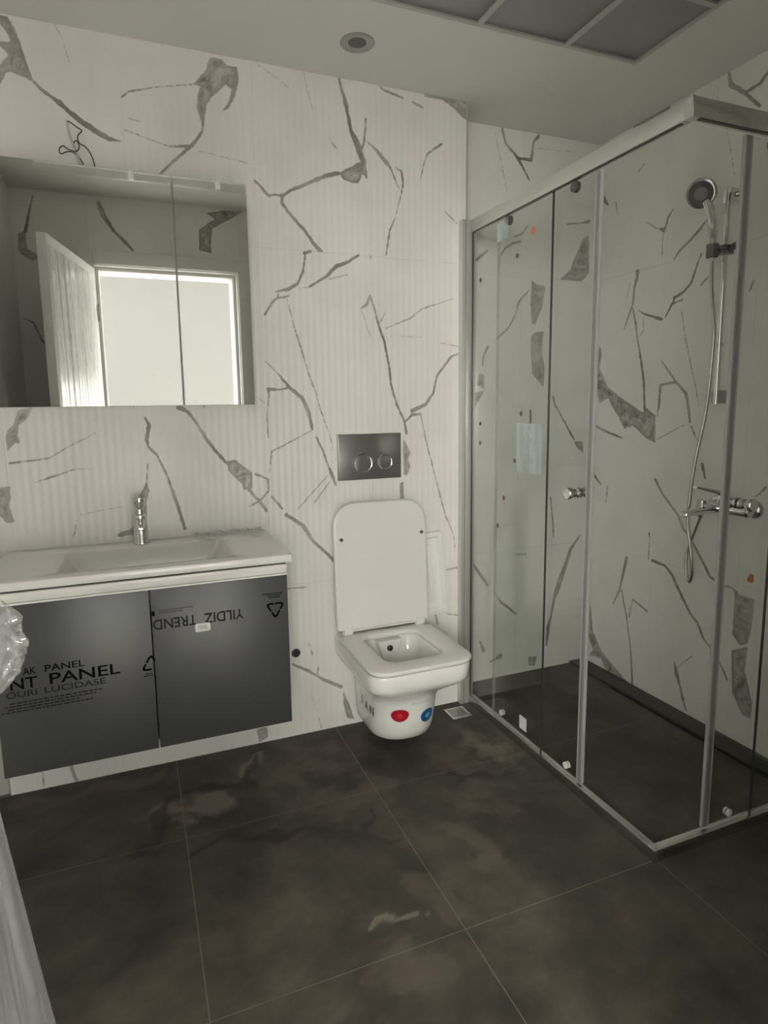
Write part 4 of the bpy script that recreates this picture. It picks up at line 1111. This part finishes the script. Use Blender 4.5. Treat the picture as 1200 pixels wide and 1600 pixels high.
red_th, red_z, blue_th, blue_z = -0.41, 0.192, 0.45, 0.172
rs_ = skin_patch('round_sticker', red_th, red_z, egg(0.0335, 0.0265), M_PINK, 0.0010, tl); rs_['label'] = 'round red sticker'
skin_patch('sticker_print', red_th, red_z, egg(0.0305, 0.0238), M_DARKRED, 0.0014, rs_)
skin_patch('sticker_print', red_th, red_z, egg(0.0270, 0.0205), M_RED, 0.0018, rs_)
for a0, a1, r in ((20, 170, 0.0085), (200, 350, 0.0085)):
    o = [(r * math.cos(math.radians(a0 + (a1 - a0) * k / 8)), r * 0.8 * math.sin(math.radians(a0 + (a1 - a0) * k / 8))) for k in range(9)]
    o += [(0.62 * r * math.cos(math.radians(a1 - (a1 - a0) * k / 8)), 0.5 * r * math.sin(math.radians(a1 - (a1 - a0) * k / 8))) for k in range(9)]
    bm = bmesh.new(); R = (tub(red_th + 0.01, red_z, 0) - tub(red_th - 0.01, red_z, 0)).length / 0.02
    vv = [bm.verts.new(tub(red_th + x / R, red_z + z, 0.0024)) for x, z in o]
    for k in range(8): bm.faces.new((vv[k], vv[k + 1], vv[17 - k - 1], vv[17 - k]))
    from_bm('sticker_symbol', bm, M_LRED, rs_)
bs_ = skin_patch('round_sticker', blue_th, blue_z, egg(0.0305, 0.0265), M_BLUE, 0.0012, tl); bs_['label'] = 'round blue sticker'
skin_patch('sticker_symbol', blue_th, blue_z, egg(0.011, 0.0095), M_LBLUE, 0.0020, bs_)
# grey letters on the bowl's flank
for ch, th, z in (('I', -2.0, 0.186), ('A', -1.72, 0.184), ('N', -1.36, 0.184)):
    p = tub(th, z, 0.0010); q = tub(th + 0.02, z, 0.0010)
    xd = (q - p).normalized(); zd = Vector((0, 0, 1)); yd = zd.cross(xd)
    M = Matrix(((xd.x, zd.x, -yd.x, p.x), (xd.y, zd.y, -yd.y, p.y), (xd.z, zd.z, -yd.z, p.z), (0, 0, 0, 1))) @ Matrix.Translation((-0.012, -0.014, 0))
    text_mesh('print_lettering', ch, 0.044, M, simple('letter_grey', (0.13, 0.125, 0.115), 0.5), tl, bold=0.0016)
# torn shred of tape under the rim
def shred(u, v):
    th = 0.21 - 0.30 + 0.62 * u
    z = 0.236 - 0.006 + 0.016 * v * (0.3 + abs(nz(u, 0, 2, 8))) + 0.014 * max(0, u - 0.45) * (1 if v > 0.4 else 0.2)
    return tub(th, z, 0.0015 + 0.004 * abs(nz(u, v, 4, 12)))
crumple('tape_shred', 24, 6, shred, simple('lilac_tape', (0.62, 0.60, 0.62), 0.5), tl)['label'] = 'torn strip of pale tape'

# shallow white tray standing behind the lid
tr = thing('white_plastic_tray', (-0.21, -0.02, 0.392), 'shallow white rectangular plastic tray leaning on the wall behind the raised toilet lid', 'tray')
MT = Matrix.Translation((-0.213, -0.008, 0.4050)) @ Matrix.Rotation(math.radians(-5.2), 4, 'Y') @ Matrix.Rotation(math.radians(-1.5), 4, 'X')
lp = []
for hx, hz, y in ((0.125, 0.168, 0.0), (0.127, 0.170, -0.004), (0.127, 0.170, -0.020), (0.1255, 0.1685, -0.0225), (0.112, 0.152, -0.0225), (0.1105, 0.1505, -0.021), (0.104, 0.144, -0.008)):
    lp.append([MT @ Vector((a, y - 0.0, b + 0.171)) for a, b in rrect(0, 0, hx, hz, 0.010 if hx > 0.12 else 0.006, 4)])
bm = bmesh.new(); add_loft(bm, lp)
from_bm('tray', bm, M_WHITE, tr, 40)
for x in (-0.05, 0.03, 0.065):
    box('tray_ridge', x - 0.012, x + 0.012, -0.0125, -0.0075, 0.05, 0.29, M_WHITE, tr, 0.003, M=MT)

# floor drain beside the shower
fd = thing('floor_drain', (-0.08, -0.085, 0), 'small square metal floor drain grate between toilet and shower', 'floor drain')
bm = bmesh.new()
for a in ((-0.125, -0.037, -0.137, -0.127), (-0.125, -0.037, -0.059, -0.049), (-0.125, -0.115, -0.127, -0.059), (-0.047, -0.037, -0.127, -0.059)):
    add_box(bm, *a, -0.002, 0.0035, 0.001, 1)
from_bm('drain_frame', bm, M_ALU, fd, 38)
bm = bmesh.new()
for k in range(7):
    add_box(bm, -0.115, -0.047, -0.1245 + k * 0.0097, -0.1195 + k * 0.0097, 0.0004, 0.0024)
from_bm('drain_grate', bm, M_ALU, fd)
box('drain_well', -0.115, -0.047, -0.127, -0.059, -0.0012, 0.0003, M_BLACK, fd)

# unlit recessed ceiling spot
dlx, dly = -0.517, -0.220
sp_ = thing('ceiling_spotlight', (dlx, dly, H), 'round recessed ceiling spotlight, switched off, over the toilet', 'ceiling light')
lathe('spot_ring', [(0.036, 0.0), (0.054, 0.0), (0.055, 0.0015), (0.052, 0.0045), (0.047, 0.005), (0.037, 0.001)], (dlx, dly, H - 0.0002), (0, 0, -1), M_SPOTRING, sp_, 36)
lathe('spot_lens', [(0.038, 0.0), (0.038, 0.0008), (0.02, 0.0012), (0.0, 0.0014)], (dlx, dly, H - 0.0002), (0, 0, -1), simple('grey_lens', (0.13, 0.13, 0.12), 0.5), sp_, 36)

# ------------------------------------------------------------------ shower floor strip
tray_ = thing('linear_drain', (0.70, -0.45, 0), 'dark stone cover strip of the linear drain along the shower wall', 'drain')
box('drain_cover', 0.660, 0.748, -1.00, 0.136, 0.0005, 0.012, M_STONE, tray_, 0.0015)
box('drain_slot', 0.651, 0.6595, -0.98, -0.15, 0.0003, 0.0022, M_BLACK, tray_)

# ------------------------------------------------------------------ shower enclosure
se = thing('shower_enclosure', (0.02, -1.03, 0), 'corner shower enclosure with clear sliding glass doors and aluminium rails', 'shower enclosure')
GX0, GX1, GL = 0.004, 0.030, -1.0505
RZ0, RZ1, SZ = 1.911, 1.956, 0.036
bm = bmesh.new()
add_box(bm, -0.034, 0.010, -0.030, -0.0012, 0.0005, RZ1, 0.002)
add_box(bm, 0.0105, 0.030, -0.022, -0.0012, 0.0005, RZ1, 0.002)
wp = from_bm('wall_profile', bm, M_RAIL, se, 38)
box('profile_groove', -0.021, -0.017, -0.0308, -0.0301, 0.0005, RZ1 - 0.001, M_SEAL, wp)
box('profile_gap_shade', 0.0095, 0.0135, -0.034, -0.0302, SZ, RZ0, M_DARKEDGE, wp)  # dark strip painted for the shadow line between profile and glass
box('wall_profile', XR - 0.030, XR - 0.0008, GL + 0.002, GL + 0.030, 0.0125, RZ1, M_RAIL, se, 0.002)
# rails
box('top_rail', GX0, GX1, GL + 0.0265, -0.031, RZ0, RZ1, M_RAIL, se, 0.002)
box('top_rail', GX0 + 0.0032, XR - 0.0308, GL, GL + 0.026, RZ0, RZ1, M_ALU, se, 0.002)
box('rail_end', GX0, GX0 + 0.0030, GL + 0.0032, GL + 0.0263, RZ0, RZ1, M_RAIL, se)
box('rail_corner', GX0 - 0.0010, GX0 + 0.0030, GL - 0.0010, GL + 0.0030, RZ0 - 0.001, RZ1 + 0.0008, M_CHROME, se, 0.0008)
for a in ((GX0 + 0.004, GX0 + 0.014, GL + 0.04, -0.036), (GX1, XR - 0.036, GL + 0.003, GL + 0.013)):
    box('rail_underside_shade', *a, RZ0 - 0.0020, RZ0 - 0.0002, M_DARKEDGE, se)  # dark strip paints the dim underside of the top rail
box('bottom_rail', GX0, GX1, GL + 0.0265, -0.031, 0.0005, SZ, M_ALU, se, 0.002)
box('bottom_rail', GX1 + 0.0005, XR - 0.0308, GL, GL + 0.026, 0.0125, SZ, M_ALU, se, 0.002)
box('rail_skirt', GX1 + 0.0005, 0.6495, GL + 0.001, GL + 0.025, 0.0005, 0.012, M_ALU, se)
box('rail_corner', GX0 - 0.003, GX1 + 0.0002, GL - 0.003, GL + 0.0262, 0.0005, SZ + 0.003, M_CHROME, se, 0.004)

def pane(name, x0, x1, y0, y1, z0, z1, parent=se):
    return box(name, x0, x1, y0, y1, z0, z1, M_GLASS, parent)
# long side: fixed pane, sliding door
f1 = pane('fixed_pane', 0.008, 0.013, -0.525, -0.0305, SZ + 0.001, RZ0 - 0.003)
box('pane_edge', 0.0075, 0.0135, -0.5285, -0.5252, SZ + 0.001, RZ0 - 0.0035, M_DARKEDGE, f1)
s1 = pane('sliding_door', 0.0195, 0.0245, -0.712, -0.197, SZ + 0.008, RZ0 - 0.008)
box('closing_profile', 0.0165, 0.0275, -0.7275, -0.7125, SZ + 0.008, RZ0 - 0.008, M_SEAL, s1, 0.002)
for y in (-0.7125, -0.7335):
    box('profile_seal', 0.0170, 0.0270, y + 0.0002, y + 0.0058, SZ + 0.008, RZ0 - 0.008, simple('pale_seal', (0.42, 0.42, 0.42), 0.35), s1, 0.001)
box('door_seal', 0.0165, 0.0275, -0.200, -0.1965, SZ + 0.008, RZ0 - 0.008, M_SEALCLEAR, s1)
# short side
f2 = pane('fixed_pane', 0.378, XR - 0.031, GL + 0.004, GL + 0.009, SZ + 0.001, RZ0 - 0.003)
box('pane_edge', 0.3745, 0.3778, GL + 0.0035, GL + 0.0095, SZ + 0.001, RZ0 - 0.0035, M_DARKEDGE, f2)
s2 = pane('sliding_door', 0.215, 0.690, GL + 0.0155, GL + 0.0205, SZ + 0.008, RZ0 - 0.008)
box('closing_profile', 0.1995, 0.2145, GL + 0.0125, GL + 0.0235, SZ + 0.008, RZ0 - 0.008, M_SEAL, s2, 0.002)
for x in (0.1935, 0.2145):
    box('profile_seal', x + 0.0002, x + 0.0058, GL + 0.013, GL + 0.023, SZ + 0.008, RZ0 - 0.008, simple('pale_seal', (0.42, 0.42, 0.42), 0.35), s2, 0.001)
KNOB = [(0.008, 0.0), (0.0165, 0.001), (0.0165, 0.007), (0.0125, 0.010), (0.0125, 0.017), (0.0155, 0.021), (0.0185, 0.033), (0.0185, 0.037), (0.016, 0.040), (0.0, 0.041)]
for d, o, ax in ((s1, (0.0195, -0.668, 0.981), (-1, 0, 0)), (s1, (0.0245, -0.668, 0.981), (1, 0, 0)), (s2, (0.264, GL + 0.0155, 0.981), (0, -1, 0)), (s2, (0.264, GL + 0.0205, 0.981), (0, 1, 0))):
    kb = lathe('door_knob', KNOB, Vector(o) + Vector(ax) * 0.0003, ax, M_CHROME, d, 26)
    kb['label'] = 'chrome knob'
def roller(parent, mat, P, axis, z, r):
    # a wheel on each face of the glass
    P, axis = Vector(P), Vector(axis)
    rb = bmesh.new()
    add_tube(rb, [P + axis * 0.0003 + Vector((0, 0, z)), P + axis * 0.0055 + Vector((0, 0, z))], r, 20)
    add_tube(rb, [P + axis * 0.0055 + Vector((0, 0, z)), P + axis * 0.0075 + Vector((0, 0, z))], r * 0.6, 20)
    from_bm('roller', rb, mat, parent, 40)
for y, z, mt, r in ((-0.262, 1.894, M_RUBBER, 0.0155), (-0.614, 1.894, M_RUBBER, 0.0155), (-0.26, 0.062, M_PLASTIC, 0.011), (-0.652, 0.062, M_PLASTIC, 0.011)):
    roller(s1, mt, (0.0195, y, 0), (-0.75, 0, 0), z, r); roller(s1, mt, (0.0245, y, 0), (1, 0, 0), z, r)
for x, z, mt, r in ((0.300, 1.894, M_RUBBER, 0.0155), (0.63, 1.894, M_RUBBER, 0.0155), (0.300, 0.062, M_PLASTIC, 0.011), (0.63, 0.062, M_PLASTIC, 0.011)):
    roller(s2, mt, (x, GL + 0.0155, 0), (0, -0.75, 0), z, r); roller(s2, mt, (x, GL + 0.0205, 0), (0, 1, 0), z, r)
# labels and specks on the fixed pane (outer face at x = 0.008)
def on_f1(name, outline, mat, t=0.0004, lab=None):
    o = prism(name, outline, lambda a, b, k: Vector((0.0078 - k, a, b)), t, mat, f1)
    if lab: o['label'] = lab
    return o
gl_ = on_f1('glass_label', rrect(-0.425, 1.105, 0.075, 0.085, 0.002, 2), M_GLASSLABEL, 0.0005, 'translucent white label sheet')
bm = bmesh.new()
for p, q in (((-0.395, 1.16), (-0.46, 1.06)), ((-0.40, 1.12), (-0.47, 1.12)), ((-0.42, 1.17), (-0.435, 1.14))):
    add_tube(bm, [(0.0068, p[0], p[1]), (0.0068, q[0], q[1])], 0.002, 6)
add_tube(bm, [(0.0068, -0.435 + 0.028 * math.cos(k * 0.35), 1.085 + 0.028 * math.sin(k * 0.35)) for k in range(18)], 0.002, 6)
from_bm('label_mark', bm, M_GLASSLABEL, gl_)
on_f1('glass_label', rrect(-0.243, 1.862, 0.034, 0.032, 0.002, 2), M_GLASSLABEL, 0.0004, 'small translucent square label')
on_f1('paper_label', rrect(-0.421, 0.099, 0.022, 0.0255, 0.001, 2), M_LABEL, 0.0004, 'small white paper label')
def blob(cy, cz, r, seed):
    rnd = random.Random(seed)
    return [(cy + r * (1 + rnd.uniform(-.25, .25)) * math.cos(k * math.pi / 5), cz + r * (1 + rnd.uniform(-.25, .25)) * math.sin(k * math.pi / 5)) for k in range(10)]
on_f1('orange_dot', blob(*(-0.426, 1.817), 0.012, 1), M_ORANGE, 0.0004, 'small orange sticker dot')
for k, (y, z) in enumerate(((-0.337, 1.757), (-0.097, 1.722), (-0.376, 1.224), (-0.102, 1.184), (-0.103, 1.109), (-0.342, 1.057), (-0.275, 0.914), (-0.234, 0.804))):
    on_f1('dirt_speck', blob(y, z, 0.0085, k + 5), M_RUST, 0.0004)
prism('orange_dot', blob((0.324, 0.766)[0], (0.324, 0.766)[1], 0.013, 3), lambda a, b, k: Vector((a, GL + 0.0153 - k, b)), 0.0004, M_ORANGE, s2)['label'] = 'small orange sticker dot'

# ------------------------------------------------------------------ shower set on the right wall
ss = thing('shower_rail', (0.69, -0.577, 1.25), 'chrome riser rail with sliding bracket on the shower wall', 'shower rail')
RX, RY = 0.692, -0.577
tube('rail_bar', [(RX, RY, 1.245), (RX, RY, 1.972)], 0.0095, M_CHROME, ss, 18)
for z, mm in ((1.955, M_CHROME), (1.275, M_PLASTIC)):
    bb = box('wall_bracket', RX - 0.006, XR - 0.001, RY - 0.017, RY + 0.017, z - 0.026, z + 0.020, M_CHROME if z > 1.5 else simple('grey_bracket', (0.35, 0.35, 0.34), 0.3), ss, 0.004)
tube('bracket_pin', [(0.715, RY - 0.018, 1.955), (0.715, RY - 0.034, 1.955)], 0.010, M_CHROME, ss, 16)
bm = bmesh.new()
add_box(bm, RX - 0.020, RX + 0.024, RY - 0.018, RY + 0.018, 1.758, 1.790, 0.004)
add_tube(bm, [(RX - 0.012, RY - 0.004, 1.774), (0.6405, RY - 0.010, 1.764)], 0.013, 16)
add_loft(bm, lathe_loops([(0.0160, 0.0), (0.0200, 0.0), (0.0200, 0.042), (0.0160, 0.042), (0.0160, 0.0)], (0.622, RY - 0.010, 1.742), (0, 0, 1), 18), False, False)
add_tube(bm, [(RX + 0.004, RY - 0.018, 1.776), (RX + 0.004, RY - 0.042, 1.782)], 0.012, 16)
from_bm('sliding_holder', bm, simple('dark_chrome', (0.22, 0.22, 0.21), 0.2, 0.9), ss, 40)
bm = bmesh.new(); add_tube(bm, [(RX, RY, 1.448), (RX, RY, 1.462)], 0.013, 16)
from_bm('rail_ring', bm, M_ALU, ss, 40)

hs = thing('hand_shower', (0.622, RY - 0.01, 1.74), 'chrome hand shower with a round spray head held on the riser rail', 'hand shower')
hp = catmull([(0.622, RY - 0.010, 1.735), (0.622, RY - 0.008, 1.83), (0.621, RY + 0.003, 1.885), (0.617, RY + 0.013, 1.915), (0.613, RY + 0.019, 1.930)], 6)
tube('handle', hp, [0.0105 + 0.0045 * min(1, k / 8) for k in range(len(hp))], M_CHROME, hs, 18)
hd = Vector((-0.74, -0.45, -0.36)).normalized()      # the spray face looks out of the shower and a little down
hc = Vector((0.600, RY + 0.028, 1.958))
lathe('spray_head', [(0.010, -0.022), (0.032, -0.017), (0.046, -0.006), (0.049, 0.004), (0.047, 0.010), (0.041, 0.012), (0.0, 0.012)], hc, hd, simple('grey_chrome', (0.40, 0.40, 0.39), 0.18, 0.9), hs, 32)
lathe('spray_face', [(0.040, 0.0), (0.040, 0.0012), (0.024, 0.0022), (0.0, 0.0022)], hc + hd * 0.0122, hd, M_RUBBER, hs, 32)
lathe('spray_nozzles', [(0.021, 0.0), (0.021, 0.002), (0.0, 0.003)], hc + hd * 0.0146, hd, simple('grey_nozzles', (0.2, 0.2, 0.19), 0.4), hs, 24)

mx = thing('shower_mixer', (0.69, -0.63, 0.87), 'chrome wall-mounted bath mixer with raised lever inside the shower', 'mixer tap')
MXZ, MYC = 0.880, -0.640
bm = bmesh.new()
add_tube(bm, [(0.685, MYC - 0.095, MXZ), (0.685, MYC + 0.095, MXZ)], 0.021, 22)
from_bm('mixer_body', bm, M_CHROME, mx, 40)
for s in (-1, 1):
    lathe('wall_union', [(0.033, 0.0), (0.033, 0.004), (0.026, 0.014), (0.017, 0.018), (0.017, 0.05)], (XR - 0.001, MYC + s * 0.075, MXZ), (-1, 0, 0), M_CHROME, mx, 24)
    lathe('end_cap', [(0.021, 0.0), (0.0215, 0.004), (0.017, 0.011), (0.0, 0.013)], (0.685, MYC + s * 0.0952, MXZ), (0, s, 0), M_CHROME, mx, 24)
bm = bmesh.new()
spl = []
for x, hw, hh, z in ((0.690, 0.020, 0.016, 0.876), (0.640, 0.018, 0.0125, 0.873), (0.575, 0.016, 0.010, 0.868), (0.530, 0.015, 0.009, 0.864), (0.527, 0.012, 0.007, 0.864)):
    spl.append([Vector((x, MYC + 0.03 + a, z + b)) for a, b in rrect(0, 0, hw, hh, 0.006, 4)])
add_loft(bm, spl)
from_bm('spout', bm, M_CHROME, mx, 40)
lathe('diverter_knob', [(0.009, 0.0), (0.009, 0.012), (0.0135, 0.014), (0.0135, 0.026), (0.0, 0.028)], (0.618, MYC + 0.03, 0.884), (0, 0, 1), M_CHROME, mx, 20)
lathe('cartridge', [(0.022, 0.0), (0.0225, 0.020), (0.019, 0.030), (0.0, 0.032)], (0.685, MYC, MXZ + 0.016), (0, 0, 1), M_CHROME, mx, 24)
bm = bmesh.new()
lv = []
for t, hw, hh in ((0.0, 0.016, 0.010), (0.3, 0.013, 0.006), (1.0, 0.010, 0.0045)):
    c = Vector((0.688, MYC + 0.004, MXZ + 0.052)).lerp(Vector((0.60, MYC + 0.05, MXZ + 0.075)), t)
    lv.append([c + Vector((0, a, b)) for a, b in rrect(0, 0, hw, hh, 0.004, 4)])
add_loft(bm, lv)
from_bm('lever', bm, M_CHROME, mx, 40)
lathe('hose_outlet', [(0.011, 0.0), (0.011, 0.022), (0.0085, 0.026)], (0.640, MYC + 0.055, MXZ - 0.012), (0, 0, -1), M_CHROME, mx, 18)

hose = catmull([(0.622, RY - 0.010, 1.730), (0.621, RY - 0.016, 1.64), (0.622, RY - 0.034, 1.50), (0.620, RY - 0.034, 1.38), (0.618, RY - 0.024, 1.22), (0.612, -0.575, 1.05), (0.606, -0.567, 0.93),
                (0.602, -0.566, 0.82), (0.604, -0.585, 0.72), (0.612, -0.588, 0.64), (0.622, -0.570, 0.600), (0.632, -0.545, 0.625), (0.636, -0.540, 0.70), (0.640, -0.565, 0.79), (0.640, MYC + 0.055, 0.842)], 9)
bm = bmesh.new()
rr = [0.0068 if k % 2 else 0.0061 for k in range(len(hose))]
add_tube(bm, hose, rr, 12)
tag(from_bm('shower_hose', bm, simple('ribbed_steel', (0.55, 0.55, 0.52), 0.2, 1.0), None, 60), 'ribbed metal shower hose looping below the mixer', 'shower hose')

# ------------------------------------------------------------------ plastic wrap on the door leaf
def sheet(u, v):
    # u along the leaf towards its free edge, v downward
    z = 1.96 - 1.93 * v
    x = 0.10 + 0.60 * u + 0.008 * nz(u, v, 2, 4)
    flare = max(0.0, v - 0.50) / 0.50
    y = -0.010 - 0.010 * abs(nz(u * 4.0 + 0.4 * v, v * 0.12, 5, 3.2)) - 0.007 * abs(nz(u * 11 + 0.8 * v, v * 0.3, 8, 2.2))
    y -= 0.105 * flare * u ** 3 + 0.02 * flare * abs(nz(u * 7 + v, v * 0.6, 1, 2))
    return dl(x, y, z)
tag(crumple('plastic_sheet', 110, 60, sheet, M_WRAP), 'milky plastic sheet hanging in folds over the open white door', 'plastic sheet')
def bag(u, v):
    a = 2 * math.pi * u
    t = v
    c = dl(LEAF - 0.085, -0.058 - 0.012 * math.sin(t * 3), 0.998 - 0.150 * t)
    r = 0.010 + 0.036 * math.sin(math.pi * min(1, t * 1.0)) ** 0.8
    r *= 1 + 0.35 * nz(math.cos(a), math.sin(a), t * 2, 2.6) - 0.40 * abs(nz(math.cos(a), math.sin(a), t * 2 + 9, 4.5)) + 0.05 * nz(math.cos(a), math.sin(a), t * 3, 11)
    d = MD.to_3x3() @ Vector((math.cos(a) * 1.05, math.sin(a) * 0.90, 0))
    p = c + d * r
    loc = MD.inverted() @ p
    loc.y = min(loc.y, -0.028)
    return MD @ loc
tag(crumple('plastic_bag', 72, 50, bag, M_FILMCLEAR), 'crumpled clear plastic wrapped around the door handle', 'plastic wrap')
